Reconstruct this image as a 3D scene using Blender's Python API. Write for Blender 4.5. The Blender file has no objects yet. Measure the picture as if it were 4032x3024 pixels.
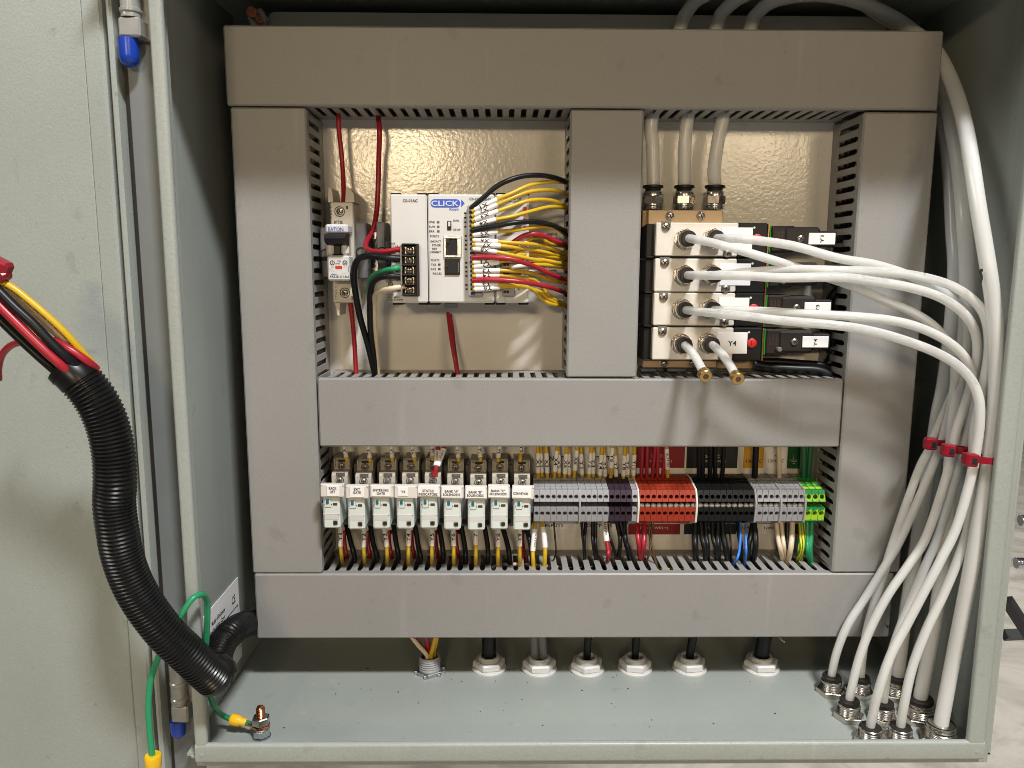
import bpy, bmesh, math, random
from mathutils import Vector, Matrix, Euler
random.seed(7)
S = bpy.context.scene
COL = S.collection
# ------------------------------------------------------------------ camera
F_PX = 3016.0
CAM = Vector((0.0, -0.66841, 0.08871))
PITCH, YAW, ROLL = 0.151002, 0.012955, 0.003949
cp, sp, cy, sy = math.cos(PITCH), math.sin(PITCH), math.cos(YAW), math.sin(YAW)
fwd = Vector((sy*cp, cy*cp, -sp)); rgt = Vector((cy, -sy, 0)); upv = rgt.cross(fwd)
R0 = rgt*math.cos(ROLL) + upv*math.sin(ROLL)
U0 = -rgt*math.sin(ROLL) + upv*math.cos(ROLL)
cd = bpy.data.cameras.new('camera'); cam = bpy.data.objects.new('camera', cd); COL.objects.link(cam)
cd.sensor_width = 36.0; cd.lens = F_PX/4032*36; cd.clip_start = 0.01; cd.clip_end = 60
M = Matrix((R0, U0, -fwd)).transposed().to_4x4(); M.translation = CAM
cam.matrix_world = M
S.camera = cam
# ------------------------------------------------------------------ world, lamps, exposure
S.view_settings.view_transform = 'Standard'; S.view_settings.look = 'None'
S.view_settings.exposure = 0.0; S.view_settings.gamma = 1.0
w = bpy.data.worlds.new('World'); S.world = w; w.use_nodes = True
bg = w.node_tree.nodes['Background']; bg.inputs[0].default_value = (0.9, 0.92, 1.0, 1); bg.inputs[1].default_value = 0.042
def lamp(name, loc, aim, sx, sz, watt, col):
    l = bpy.data.lights.new(name, 'AREA'); l.shape = 'RECTANGLE'; l.size = sx; l.size_y = sz
    l.energy = watt; l.color = col
    o = bpy.data.objects.new(name, l); COL.objects.link(o); o.location = loc
    o.rotation_euler = (Vector(aim)-Vector(loc)).to_track_quat('-Z', 'Y').to_euler()
    return o
lamp('ceiling_lamp', (0.60, -1.36, 1.88), (0.02, -0.12, 0.0), 0.32, 0.17, 72, (0.985, 0.99, 0.985))
lamp('ceiling_lamp', (-2.0, -1.1, 1.6), (0.3, -0.12, 0.0), 0.9, 0.6, 28, (1.0, 0.965, 0.88))
lamp('warm_hall_lamp', (-0.50, -3.1, 0.60), (0, 0, 0.05), 0.42, 0.14, 21, (1.0, 0.77, 0.47))
lamp('warm_hall_lamp', (1.15, -3.1, 0.72), (0, 0, 0.05), 0.60, 0.34, 13, (1.0, 0.77, 0.48))
lamp('floor_fill_light', (3.0, 1.6, 2.6), (2.0, 1.0, -1.15), 1.2, 0.3, 150, (1.0, 0.95, 0.86))  # unseen fill light added to brighten the concrete floor beyond
S.cycles.filter_width = 0.9
# ------------------------------------------------------------------ pixel -> place
def ray(px, py):
    return R0*((px-2016)/F_PX) + U0*(-(py-1512)/F_PX) + fwd
def aty(px, py, y):
    v = ray(px, py); return CAM + v*((y-CAM.y)/v.y)
def atz(px, py, z):
    v = ray(px, py); return CAM + v*((z-CAM.z)/v.z)
def atx(px, py, x):
    v = ray(px, py); return CAM + v*((x-CAM.x)/v.x)
class Z:
    def __init__(s, ox, oy, k): s.ox, s.oy, s.k = ox, oy, k
    def __call__(s, x, y, d): return aty(s.ox+x/s.k, s.oy+y/s.k, d)
    def z(s, x, y, z): return atz(s.ox+x/s.k, s.oy+y/s.k, z)
    def x(s, x, y, xx): return atx(s.ox+x/s.k, s.oy+y/s.k, xx)
    def mm(s, n, d, y=None):          # length of n zoom pixels at depth d
        return n/s.k*((d-CAM.y)*cp+0.01)/F_PX
FP = Z(0, 0, 1)
A4 = Z(1150, 380, 1.481); B4 = Z(1200, 700, 2.765); B5 = Z(1650, 700, 2.765); B6 = Z(2500, 700, 2.0733)
B1 = Z(1200, 1700, 2.458); B2 = Z(2050, 1700, 2.766); B3 = Z(2650, 1700, 2.766)
A7 = Z(3300, 1000, 1.659); Z8 = Z(3032, 2024, 1.659); Z6 = Z(3300, 0, 1.659); T2 = Z(2500, 0, 1.7015)
C2 = Z(0, 1000, 1.659); C3 = Z(0, 2000, 1.62); G4 = Z(600, 2620, 3.687); S3 = Z(600, 2200, 3.318)
G7 = Z(1000, 2400, 1.843); G8 = Z(2000, 2400, 1.843); H7 = Z(300, 0, 5.53); TL = Z(850, 0, 3.687)
D6 = Z(2980, 850, 2.633); K3 = Z(3560, 1650, 4.686); W3 = Z(0, 1000, 3.318)
# ------------------------------------------------------------------ materials
def mat(name, col, rough=0.5, metal=0.0, bump=0.0, bscale=400.0, vary=0.0, vscale=30.0, spec=0.5, sss=0.0, coat=0.0, detail=2.0, stretch=None, grain=0.0, speck=0.0, sscale=70.0, streak=0.0):
    m = bpy.data.materials.new(name); m.use_nodes = True
    nt = m.node_tree; b = nt.nodes['Principled BSDF']
    b.inputs['Base Color'].default_value = (*col, 1); b.inputs['Roughness'].default_value = rough
    b.inputs['Metallic'].default_value = metal; b.inputs['Specular IOR Level'].default_value = spec
    b.inputs['Coat Weight'].default_value = coat
    if sss:
        b.inputs['Subsurface Weight'].default_value = sss
        b.inputs['Subsurface Radius'].default_value = (0.007, 0.007, 0.0065)
        b.inputs['Subsurface Scale'].default_value = 1.0
    tc = nt.nodes.new('ShaderNodeTexCoord'); geo = tc.outputs['Object']
    if stretch:
        mp = nt.nodes.new('ShaderNodeMapping'); mp.inputs['Scale'].default_value = stretch
        nt.links.new(geo, mp.inputs['Vector']); geo = mp.outputs['Vector']
    if vary or grain:
        n = nt.nodes.new('ShaderNodeTexNoise'); n.inputs['Scale'].default_value = vscale; n.inputs['Detail'].default_value = 4
        nt.links.new(geo, n.inputs['Vector'])
        rp = nt.nodes.new('ShaderNodeValToRGB')
        rp.color_ramp.elements[0].position = 0.3; rp.color_ramp.elements[1].position = 0.7
        rp.color_ramp.elements[0].color = (*[c*(1-vary) for c in col], 1)
        rp.color_ramp.elements[1].color = (*[min(1, c*(1+vary*0.6)) for c in col], 1)
        nt.links.new(n.outputs['Fac'], rp.inputs['Fac']); src = rp.outputs['Color']
        if grain:
            n2 = nt.nodes.new('ShaderNodeTexNoise'); n2.inputs['Scale'].default_value = 900; n2.inputs['Detail'].default_value = 1
            nt.links.new(tc.outputs['Object'], n2.inputs['Vector'])
            mr = nt.nodes.new('ShaderNodeMapRange'); mr.inputs[1].default_value = 0.25; mr.inputs[2].default_value = 0.75
            mr.inputs[3].default_value = 1-grain; mr.inputs[4].default_value = 1+grain
            nt.links.new(n2.outputs['Fac'], mr.inputs[0])
            mx = nt.nodes.new('ShaderNodeMix'); mx.data_type = 'RGBA'; mx.blend_type = 'MULTIPLY'; mx.inputs[0].default_value = 1
            nt.links.new(src, mx.inputs[6]); nt.links.new(mr.outputs[0], mx.inputs[7]); src = mx.outputs[2]
        if speck:           # sparse smudges, rubbed spots and dust
            for sc, lo, hi, f, st in ((sscale, .66, .74, 1-speck, None), (sscale*4, .70, .76, 1-speck*1.6, None), (60, .66, .73, 1+speck*.8, (1, 1, .06))):
                n3 = nt.nodes.new('ShaderNodeTexNoise'); n3.inputs['Scale'].default_value = sc; n3.inputs['Detail'].default_value = 3; vec = tc.outputs['Object']
                if st:
                    mp = nt.nodes.new('ShaderNodeMapping'); mp.inputs['Scale'].default_value = st; mp.inputs['Rotation'].default_value = (0, .5, 0); nt.links.new(vec, mp.inputs['Vector']); vec = mp.outputs['Vector']
                nt.links.new(vec, n3.inputs['Vector'])
                r3 = nt.nodes.new('ShaderNodeMapRange'); r3.inputs[1].default_value = lo; r3.inputs[2].default_value = hi; r3.inputs[3].default_value = 1; r3.inputs[4].default_value = f
                nt.links.new(n3.outputs['Fac'], r3.inputs[0]); m3 = nt.nodes.new('ShaderNodeMix'); m3.data_type = 'RGBA'; m3.blend_type = 'MULTIPLY'; m3.inputs[0].default_value = 1
                nt.links.new(src, m3.inputs[6]); nt.links.new(r3.outputs[0], m3.inputs[7]); src = m3.outputs[2]
        nt.links.new(src, b.inputs['Base Color'])
        m2 = nt.nodes.new('ShaderNodeMapRange'); m2.inputs[3].default_value = max(0.02, rough-0.08); m2.inputs[4].default_value = min(1, rough+0.08)
        nt.links.new(n.outputs['Fac'], m2.inputs[0]); nt.links.new(m2.outputs[0], b.inputs['Roughness'])
    if bump:
        n = nt.nodes.new('ShaderNodeTexNoise'); n.inputs['Scale'].default_value = bscale; n.inputs['Detail'].default_value = detail
        nt.links.new(geo, n.inputs['Vector'])
        bp = nt.nodes.new('ShaderNodeBump'); bp.inputs['Strength'].default_value = bump; bp.inputs['Distance'].default_value = 0.001
        nt.links.new(n.outputs['Fac'], bp.inputs['Height']); nt.links.new(bp.outputs['Normal'], b.inputs['Normal'])
    return m
MT = dict(
 steel=mat('painted_grey_steel', (0.315, 0.342, 0.320), 0.40, bump=0.14, bscale=500, vary=0.09, vscale=6, grain=0.07, speck=0.12, sscale=45),
 panel=mat('white_panel_paint', (0.79, 0.77, 0.73), 0.18, bump=0.14, bscale=360, vary=0.03, vscale=20, detail=1.5),
 back=mat('grey_back_wall_paint', (0.25, 0.27, 0.27), 0.5, bump=0.1, bscale=500),
 lid=mat('grey_pvc_cover', (0.272, 0.266, 0.260), 0.46, bump=0.10, bscale=700, vary=0.08, vscale=5, grain=0.06, speck=0.10, sscale=55),
 pvc=mat('grey_pvc_finger', (0.30, 0.295, 0.288), 0.45, bump=0.05, vary=0.05, vscale=40),
 black=mat('black_plastic', (0.010, 0.0095, 0.0095), 0.42, spec=0.3, vary=0.2, vscale=60),
 soft=mat('dark_brown_plastic', (0.024, 0.019, 0.017), 0.45, spec=0.3, bump=0.05, bscale=900, vary=0.15, vscale=60),
 dark=mat('dark_recess', (0.006, 0.006, 0.007), 0.7),
 white=mat('white_plastic', (0.60, 0.595, 0.59), 0.42, bump=0.04, bscale=900, vary=0.03, vscale=25),
 ivory=mat('ivory_breaker_plastic', (0.55, 0.51, 0.43), 0.45, bump=0.03, vary=0.05, vscale=50),
 plate=mat('silver_valve_body', (0.70, 0.655, 0.585), 0.40, bump=0.05, bscale=700, vary=0.04, vscale=60),
 paper=mat('white_label_paper', (0.84, 0.82, 0.82), 0.6, vary=0.02, vscale=50),
 sleeve=mat('white_marker_sleeve', (0.82, 0.80, 0.78), 0.45, vary=0.05, vscale=120),
 ink=mat('black_ink', (0.012, 0.012, 0.014), 0.55),
 greyink=mat('faded_grey_ink', (0.47, 0.47, 0.48), 0.6),
 blueink=mat('blue_print', (0.015, 0.085, 0.55), 0.45),
 redink=mat('red_print', (0.55, 0.02, 0.02), 0.45),
 pale=mat('pale_print', (0.55, 0.5, 0.45), 0.5),
 mint=mat('pale_relay_plastic', (0.63, 0.685, 0.66), 0.38, bump=0.03, vary=0.025, vscale=60),
 cream=mat('cream_holder_plastic', (0.68, 0.64, 0.60), 0.45, vary=0.04, vscale=80),
 socket=mat('taupe_socket_plastic', (0.39, 0.35, 0.285), 0.45, bump=0.04, vary=0.08, vscale=70),
 socketd=mat('grey_socket_base', (0.10, 0.095, 0.095), 0.45, vary=0.1, vscale=70),
 stop=mat('grey_end_stop', (0.13, 0.13, 0.14), 0.45, bump=0.03, vary=0.08, vscale=60),
 teal=mat('teal_latch', (0.01, 0.13, 0.19), 0.35),
 amber=mat('brown_lamp_window', (0.075, 0.045, 0.03), 0.3),
 grub=mat('grey_button', (0.16, 0.155, 0.13), 0.4),
 recess=mat('grey_label_field', (0.58, 0.57, 0.54), 0.5),
 tgrey=mat('grey_terminal_plastic', (0.30, 0.30, 0.318), 0.42, spec=0.35, vary=0.05, vscale=80),
 tred=mat('orange_red_terminal_plastic', (0.31, 0.034, 0.014), 0.45, spec=0.3, vary=0.06, vscale=80),
 tblack=mat('black_terminal_plastic', (0.007, 0.0075, 0.008), 0.45, spec=0.25, vary=0.1, vscale=80),
 tpurple=mat('purple_ink_terminal', (0.035, 0.019, 0.034), 0.45, spec=0.3, vary=0.3, vscale=200),
 clearp=mat('clear_jumper_screw', (0.27, 0.25, 0.23), 0.16, metal=0.0, vary=0.2, vscale=300),
 nickel=mat('nickel_plated_brass', (0.62, 0.585, 0.54), 0.24, metal=1.0, vary=0.08, vscale=120),
 zinc=mat('zinc_plated_steel', (0.60, 0.62, 0.64), 0.28, metal=1.0, bump=0.05, vary=0.12, vscale=150),
 screw=mat('screw_steel', (0.42, 0.375, 0.33), 0.30, metal=1.0, bump=0.1, bscale=900, vary=0.2, vscale=400),
 brass=mat('brass', (0.60, 0.40, 0.15), 0.3, metal=1.0, bump=0.05, vary=0.12, vscale=200),
 tan=mat('tan_anodised_manifold', (0.44, 0.315, 0.185), 0.38, metal=0.35, bump=0.04, vary=0.06, vscale=70),
 copper=mat('copper', (0.75, 0.30, 0.16), 0.28, metal=1.0, vary=0.15, vscale=300),
 tube=mat('milky_nylon_tube', (0.785, 0.79, 0.785), 0.24, sss=0.4),
 gland=mat('white_nylon_gland', (0.58, 0.58, 0.575), 0.4, vary=0.03, vscale=50),
 yellow=mat('yellow_wire_pvc', (0.60, 0.385, 0.018), 0.36, vary=0.06, vscale=60),
 red=mat('red_wire_pvc', (0.36, 0.013, 0.028), 0.36, vary=0.08, vscale=60),
 wblack=mat('black_wire_pvc', (0.007, 0.008, 0.010), 0.38, spec=0.28, vary=0.1, vscale=60),
 wwhite=mat('cream_wire_pvc', (0.66, 0.55, 0.41), 0.4, vary=0.05, vscale=60),
 green=mat('green_wire_pvc', (0.018, 0.27, 0.115), 0.36, vary=0.06, vscale=60),
 dgreen=mat('dark_green_wire_pvc', (0.012, 0.13, 0.05), 0.38, vary=0.06, vscale=60),
 wblue=mat('blue_wire_pvc', (0.03, 0.19, 0.72), 0.36),
 brown=mat('brown_wire_pvc', (0.09, 0.045, 0.025), 0.4),
 wgrey=mat('grey_cable_jacket', (0.13, 0.13, 0.135), 0.42),
 lug=mat('yellow_lug_sleeve', (0.78, 0.46, 0.01), 0.35, vary=0.05, vscale=200),
 tie=mat('red_cable_tie', (0.25, 0.006, 0.018), 0.34, vary=0.1, vscale=200),
 loom=mat('black_corrugated_conduit', (0.0065, 0.0065, 0.007), 0.30, spec=0.32, vary=0.15, vscale=80),
 bluecap=mat('blue_hinge_cap', (0.008, 0.045, 0.36), 0.3),
 gasket_gap_shade=mat('black_gasket_and_gap_shade', (0.009, 0.008, 0.008), 0.6),
 ggreen=mat('green_gasket', (0.02, 0.42, 0.05), 0.4),
 flange_shade=mat('shaded_flange_steel', (0.15, 0.163, 0.163), 0.45, vary=0.06, vscale=30),  # flange colour darkened in place of the lip's shadow
 hinge=mat('grey_cast_hinge', (0.36, 0.36, 0.35), 0.3, metal=0.35, vary=0.08, vscale=90),
 redlabel=mat('red_sticker', (0.23, 0.006, 0.014), 0.45), blacklabel=mat('black_sticker', (0.010, 0.013, 0.017), 0.45),
 yellowlabel=mat('yellow_sticker', (0.60, 0.31, 0.012), 0.5), greenlabel=mat('green_sticker', (0.006, 0.09, 0.022), 0.45),
 frost=mat('blue_grey_plug', (0.09, 0.13, 0.18), 0.4),
 wall_dirt=mat('dark_angle_iron', (0.02, 0.02, 0.022), 0.5, vary=0.2),
)
def earth_mat():
    m = mat('green_yellow_terminal_plastic', (0.1, 0.4, 0.1), 0.4); nt = m.node_tree; b = nt.nodes['Principled BSDF']
    tc = nt.nodes.new('ShaderNodeTexCoord'); n = nt.nodes.new('ShaderNodeTexNoise'); n.inputs['Scale'].default_value = 110; n.inputs['Detail'].default_value = 0.5
    rp = nt.nodes.new('ShaderNodeValToRGB'); e = rp.color_ramp.elements
    e[0].position = 0.47; e[0].color = (0.012, 0.25, 0.06, 1); e[1].position = 0.53; e[1].color = (0.36, 0.62, 0.03, 1)
    nt.links.new(tc.outputs['Object'], n.inputs['Vector']); nt.links.new(n.outputs['Fac'], rp.inputs['Fac']); nt.links.new(rp.outputs['Color'], b.inputs['Base Color'])
    return m
MT['earth'] = earth_mat()
def milky():            # nylon tube: part of the light passes straight through the wall
    nt = MT['tube'].node_tree; b = nt.nodes['Principled BSDF']; out = nt.nodes['Material Output']
    t = nt.nodes.new('ShaderNodeBsdfTransparent'); t.inputs[0].default_value = (0.97, 0.97, 0.96, 1)
    mx = nt.nodes.new('ShaderNodeMixShader'); mx.inputs[0].default_value = 0.36
    nt.links.new(b.outputs[0], mx.inputs[1]); nt.links.new(t.outputs[0], mx.inputs[2]); nt.links.new(mx.outputs[0], out.inputs['Surface'])
milky()
def stripe_mat():       # green/yellow earth wire: lengthwise stripe
    m = mat('green_yellow_wire_pvc', (0.3, 0.5, 0.03), 0.36); nt = m.node_tree; b = nt.nodes['Principled BSDF']
    tc = nt.nodes.new('ShaderNodeTexCoord'); wv = nt.nodes.new('ShaderNodeTexWave'); wv.bands_direction = 'X'; wv.inputs['Scale'].default_value = 120
    rp = nt.nodes.new('ShaderNodeValToRGB'); e = rp.color_ramp.elements
    e[0].position = 0.45; e[0].color = (0.02, 0.22, 0.02, 1); e[1].position = 0.55; e[1].color = (0.70, 0.55, 0.01, 1)
    nt.links.new(tc.outputs['Object'], wv.inputs['Vector']); nt.links.new(wv.outputs['Fac'], rp.inputs['Fac']); nt.links.new(rp.outputs['Color'], b.inputs['Base Color'])
    return m
MT['earthwire'] = stripe_mat()
def concrete_mat():
    m = mat('worn_concrete_floor', (0.42, 0.40, 0.365), 0.55, bump=0.2, bscale=40, vary=0.12, vscale=6); nt = m.node_tree; b = nt.nodes['Principled BSDF']
    tc = nt.nodes.new('ShaderNodeTexCoord'); n = nt.nodes.new('ShaderNodeTexNoise'); n.inputs['Scale'].default_value = 2.3; n.inputs['Detail'].default_value = 8; n.inputs['Distortion'].default_value = 1.6; n.inputs['Roughness'].default_value = 0.65
    rp = nt.nodes.new('ShaderNodeValToRGB'); e = rp.color_ramp.elements
    e[0].position = 0.36; e[0].color = (0.30, 0.285, 0.26, 1); e[1].position = 0.58; e[1].color = (0.50, 0.48, 0.44, 1)
    nt.links.new(tc.outputs['Object'], n.inputs['Vector']); nt.links.new(n.outputs['Fac'], rp.inputs['Fac']); nt.links.new(rp.outputs['Color'], b.inputs['Base Color'])
    return m
MT['concrete'] = concrete_mat()
# ------------------------------------------------------------------ mesh building
ORG = {}
class MB:
    def __init__(s): s.v = []; s.f = []
    def add(s, vs, fs):
        o = len(s.v); s.v += [Vector(a) for a in vs]; s.f += [tuple(i+o for i in q) for q in fs]
        return s
    def box(s, x0, x1, y0, y1, z0, z1, c=0.0):
        x0, x1 = min(x0, x1), max(x0, x1); y0, y1 = min(y0, y1), max(y0, y1); z0, z1 = min(z0, z1), max(z0, z1)
        c = min(c, (x1-x0)*.45, (y1-y0)*.45, (z1-z0)*.45)
        if c <= 0:
            return s.add([(x0,y0,z0),(x1,y0,z0),(x1,y1,z0),(x0,y1,z0),(x0,y0,z1),(x1,y0,z1),(x1,y1,z1),(x0,y1,z1)],
                         [(0,3,2,1),(4,5,6,7),(0,1,5,4),(1,2,6,5),(2,3,7,6),(3,0,4,7)])
        lim = ((x0,x1),(y0,y1),(z0,z1)); vs = []; ix = {}
        for k in range(8):
            sg = (k & 1, k >> 1 & 1, k >> 2 & 1)
            for a in range(3):
                p = []
                for b in range(3):
                    e = lim[b][sg[b]]
                    p.append(e if b == a else e + (c if sg[b] == 0 else -c))
                ix[k, a] = len(vs); vs.append(p)
        ctr = Vector(((x0+x1)/2, (y0+y1)/2, (z0+z1)/2)); fs = []
        for a in range(3):
            b, d = (a+1) % 3, (a+2) % 3
            for sa in (0, 1):
                fs.append([ix[sa<<a | i<<b | j<<d, a] for i, j in ((0,0),(1,0),(1,1),(0,1))])
            for sb in (0, 1):
                for sd in (0, 1):
                    k0 = sb<<b | sd<<d; k1 = k0 | 1<<a
                    fs.append([ix[k0, b], ix[k1, b], ix[k1, d], ix[k0, d]])
        for k in range(8): fs.append([ix[k, 0], ix[k, 1], ix[k, 2]])
        out = []
        for q in fs:
            P = [Vector(vs[i]) for i in q]; n = (P[1]-P[0]).cross(P[2]-P[0]); m = sum(P, Vector())/len(P)
            out.append(tuple(q) if n.dot(m-ctr) > 0 else tuple(reversed(q)))
        return s.add(vs, out)
    def frame(s, ax):
        ax = Vector(ax).normalized(); h = Vector((0, 0, 1)) if abs(ax.z) < .9 else Vector((1, 0, 0))
        u = h.cross(ax).normalized(); return ax, u, ax.cross(u)
    def lathe(s, p, ax, prof, n=16, cap0=True, cap1=True, ph=0.0):
        ax, u, w_ = s.frame(ax); p = Vector(p); vs = []; fs = []
        for r, h in prof:
            for i in range(n):
                a = 2*math.pi*i/n + ph; vs.append(p + ax*h + (u*math.cos(a)+w_*math.sin(a))*r)
        for k in range(len(prof)-1):
            for i in range(n):
                j = (i+1) % n; fs.append((k*n+i, k*n+j, (k+1)*n+j, (k+1)*n+i))
        if cap0: fs.append(tuple(reversed(range(n))))
        if cap1: fs.append(tuple((len(prof)-1)*n+i for i in range(n)))
        return s.add(vs, fs)
    def cyl(s, p, ax, r, h, n=16, c=0.0, ph=0.0):
        return s.lathe(p, ax, [(r-c, 0), (r, c), (r, h-c), (r-c, h)] if c else [(r, 0), (r, h)], n, ph=ph)
    def prism(s, poly, ax, a0, a1):
        # poly: 2D points; ax 'x': (y,z), 'y': (x,z), 'z': (x,y)
        def P(q, a): return {'x': (a, q[0], q[1]), 'y': (q[0], a, q[1]), 'z': (q[0], q[1], a)}[ax]
        n = len(poly); vs = [P(q, a0) for q in poly] + [P(q, a1) for q in poly]
        area = sum(poly[i][0]*poly[(i+1)%n][1]-poly[(i+1)%n][0]*poly[i][1] for i in range(n))
        fs = [tuple(range(n)), tuple(range(2*n-1, n-1, -1))] + [(i, i+n, (i+1)%n+n, (i+1)%n) for i in range(n)]
        flip = (area > 0) == (ax != 'y'); flip = flip if a1 > a0 else not flip
        if flip: fs = [tuple(reversed(q)) for q in fs]
        return s.add(vs, fs)
    def sweep(s, pts, r, n=10, cap=True):
        m = len(pts); rs = r if isinstance(r, (list, tuple)) else [r]*m
        T = [(pts[min(i+1, m-1)]-pts[max(i-1, 0)]).normalized() for i in range(m)]
        h = Vector((0, 1, 0)) if abs(T[0].y) < .9 else Vector((0, 0, 1))
        u = (h - T[0]*h.dot(T[0])).normalized(); vs = []; fs = []
        for i in range(m):
            u = (u - T[i]*u.dot(T[i])).normalized(); w_ = T[i].cross(u)
            for k in range(n):
                a = 2*math.pi*k/n; vs.append(pts[i] + (u*math.cos(a)+w_*math.sin(a))*rs[i])
        for i in range(m-1):
            for k in range(n):
                j = (k+1) % n; fs.append((i*n+k, i*n+j, (i+1)*n+j, (i+1)*n+k))
        if cap: fs += [tuple(reversed(range(n))), tuple((m-1)*n+k for k in range(n))]
        return s.add(vs, fs)
    def holeplate(s, x0, x1, y, z0, z1, cx, cz, r, depth, n=16, y2=None):
        # a face towards -y (y at z1, y2 at z0) with a round hole sunk into it
        y2 = y if y2 is None else y2
        def Y(z): return y2 + (y-y2)*(z-z0)/(z1-z0)
        per = []
        for i in range(n):
            a = 2*math.pi*i/n + math.pi/n; dx, dz = math.cos(a), math.sin(a)
            t = min((x1-cx)/dx if dx > 0 else (x0-cx)/dx, (z1-cz)/dz if dz > 0 else (z0-cz)/dz)
            per.append((cx+dx*t, cz+dz*t, cx+dx*r, cz+dz*r))
        vs = [(a, Y(b), b) for a, b, _, _ in per] + [(c, Y(d), d) for _, _, c, d in per] + [(c, Y(d)+depth, d) for _, _, c, d in per]
        cs = [(x0, z0), (x1, z0), (x1, z1), (x0, z1)]; vs += [(a, Y(b), b) for a, b in cs]; fs = []
        for i in range(n):
            j = (i+1) % n; fs += [(i, j, n+j, n+i)[::-1], (n+i, n+j, 2*n+j, 2*n+i)[::-1]]
            a, b = per[i], per[j]
            e = lambda q: (abs(q[0]-x0) < 1e-9)*1 | (abs(q[0]-x1) < 1e-9)*2 | (abs(q[1]-z0) < 1e-9)*4 | (abs(q[1]-z1) < 1e-9)*8
            if not e(a) & e(b):
                xx = x0 if (e(a)|e(b)) & 1 else x1; zz = z0 if (e(a)|e(b)) & 4 else z1
                fs.append((i, 3*n+cs.index((xx, zz)), j)[::-1])
        fs.append(tuple(2*n+i for i in range(n)))
        return s.add(vs, fs)
    def build(s, name, m, parent=None, label=None, cat=None, group=None, kind=None, ang=35):
        if not s.v: return None
        lo = Vector((min(v.x for v in s.v), min(v.y for v in s.v), min(v.z for v in s.v)))
        hi = Vector((max(v.x for v in s.v), max(v.y for v in s.v), max(v.z for v in s.v)))
        o = (lo+hi)/2
        if parent is None: o.z = lo.z
        me = bpy.data.meshes.new(name); me.from_pydata([v-o for v in s.v], [], s.f); me.update()
        me.materials.append(MT[m] if isinstance(m, str) else m)
        me.polygons.foreach_set('use_smooth', [True]*len(me.polygons))
        me.set_sharp_from_angle(angle=math.radians(ang))
        return put(name, me, o, parent, label, cat, group, kind)
def put(name, me, loc, parent=None, label=None, cat=None, group=None, kind=None, rot=None, scale=None):
    ob = bpy.data.objects.new(name, me); COL.objects.link(ob); loc = Vector(loc)
    ORG[ob.name] = loc.copy()
    if parent: ob.parent = parent; ob.location = loc - ORG[parent.name]
    else: ob.location = loc
    if rot is not None: ob.rotation_euler = rot
    if scale is not None: ob.scale = scale if hasattr(scale, '__len__') else (scale,)*3
    if label: ob['label'] = label
    if cat: ob['category'] = cat
    if group: ob['group'] = group
    if kind: ob['kind'] = kind
    return ob
def thing(name, loc, label, cat, group=None): return put(name, None, loc, None, label, cat, group)
def copy_tree(o, d=Vector((0, 0, 0)), parent=None):
    c = o.copy(); COL.objects.link(c); ORG[c.name] = ORG[o.name] + d
    if parent: c.parent = parent
    else: c.location = o.location + d
    for ch in list(o.children): copy_tree(ch, d, c)
    return c
def box(name, m, x0, x1, y0, y1, z0, z1, c=0.0, parent=None, **k): return MB().box(x0, x1, y0, y1, z0, z1, c).build(name, m, parent, **k)
# ------------------------------------------------------------------ lettering (flat print)
TM = {}
def text_mesh(t, m):
    if (t, m) in TM: return TM[t, m]
    cu = bpy.data.curves.new('lettering', 'FONT'); cu.body = t; cu.size = 1; cu.resolution_u = 2; cu.offset = 0.016 if m not in ('greyink',) else 0.012; cu.align_x = 'CENTER'; cu.space_line = 0.95
    o = bpy.data.objects.new('lettering', cu); me = bpy.data.meshes.new_from_object(o); bpy.data.objects.remove(o); bpy.data.curves.remove(cu)
    xs = [v.co.x for v in me.vertices]; ys = [v.co.y for v in me.vertices]
    cx, cy_, sx, sy_ = (min(xs)+max(xs))/2, (min(ys)+max(ys))/2, max(xs)-min(xs), max(ys)-min(ys)
    for v in me.vertices: v.co.x = (v.co.x-cx)/sx; v.co.y = (v.co.y-cy_)/max(sy_, .05)
    me.materials.clear(); me.materials.append(MT[m]); TM[t, m] = me
    return me
def txt(t, c, wd, ht, parent, m='ink', rot=0.0, name='lettering'):
    """print t centred at c on a face towards -y, wd x ht metres, turned rot degrees counter-clockwise"""
    return put(name, text_mesh(t, m), c, parent, rot=(math.pi/2, -math.radians(rot), 0), scale=(wd, ht, 1))
def txtz(z, t, x0, y0, x1, y1, d, parent, m='ink', rot=0.0, name='lettering'):
    c = z((x0+x1)/2, (y0+y1)/2, d); a, b = z.mm(abs(x1-x0), d), z.mm(abs(y1-y0), d)
    if abs(rot) == 90: a, b = b, a
    return txt(t, c, a, b, parent, m, rot, name)
def cut_text(t, m):        # a copy cut into bands, so that it can follow a curve
    me = text_mesh(t, m).copy(); bm = bmesh.new(); bm.from_mesh(me)
    for y in (-.33, -.17, 0, .17, .33): bmesh.ops.bisect_plane(bm, geom=bm.verts[:]+bm.edges[:]+bm.faces[:], plane_co=(0, y, 0), plane_no=(0, 1, 0))
    bm.to_mesh(me); bm.free(); return me
def wrap_text(t, p0, p1, r, ht, ln, parent, m='ink', flip=False, side_shift=0.0):
    """print round a straight sleeve from p0 to p1"""
    me = cut_text(t, m); d = (p1-p0).normalized(); c = (p0+p1)/2
    f = Vector((0, -1, 0)); f = (f - d*f.dot(d)).normalized(); sd = f.cross(d)
    if flip: d = -d; sd = -sd
    for v in me.vertices:
        u, q = v.co.x*ln, v.co.y*ht + side_shift; a = q/r
        v.co = d*u + sd*(math.sin(a)*r) + f*(math.cos(a)*r)
    return put('lettering', me, c, parent)
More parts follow.
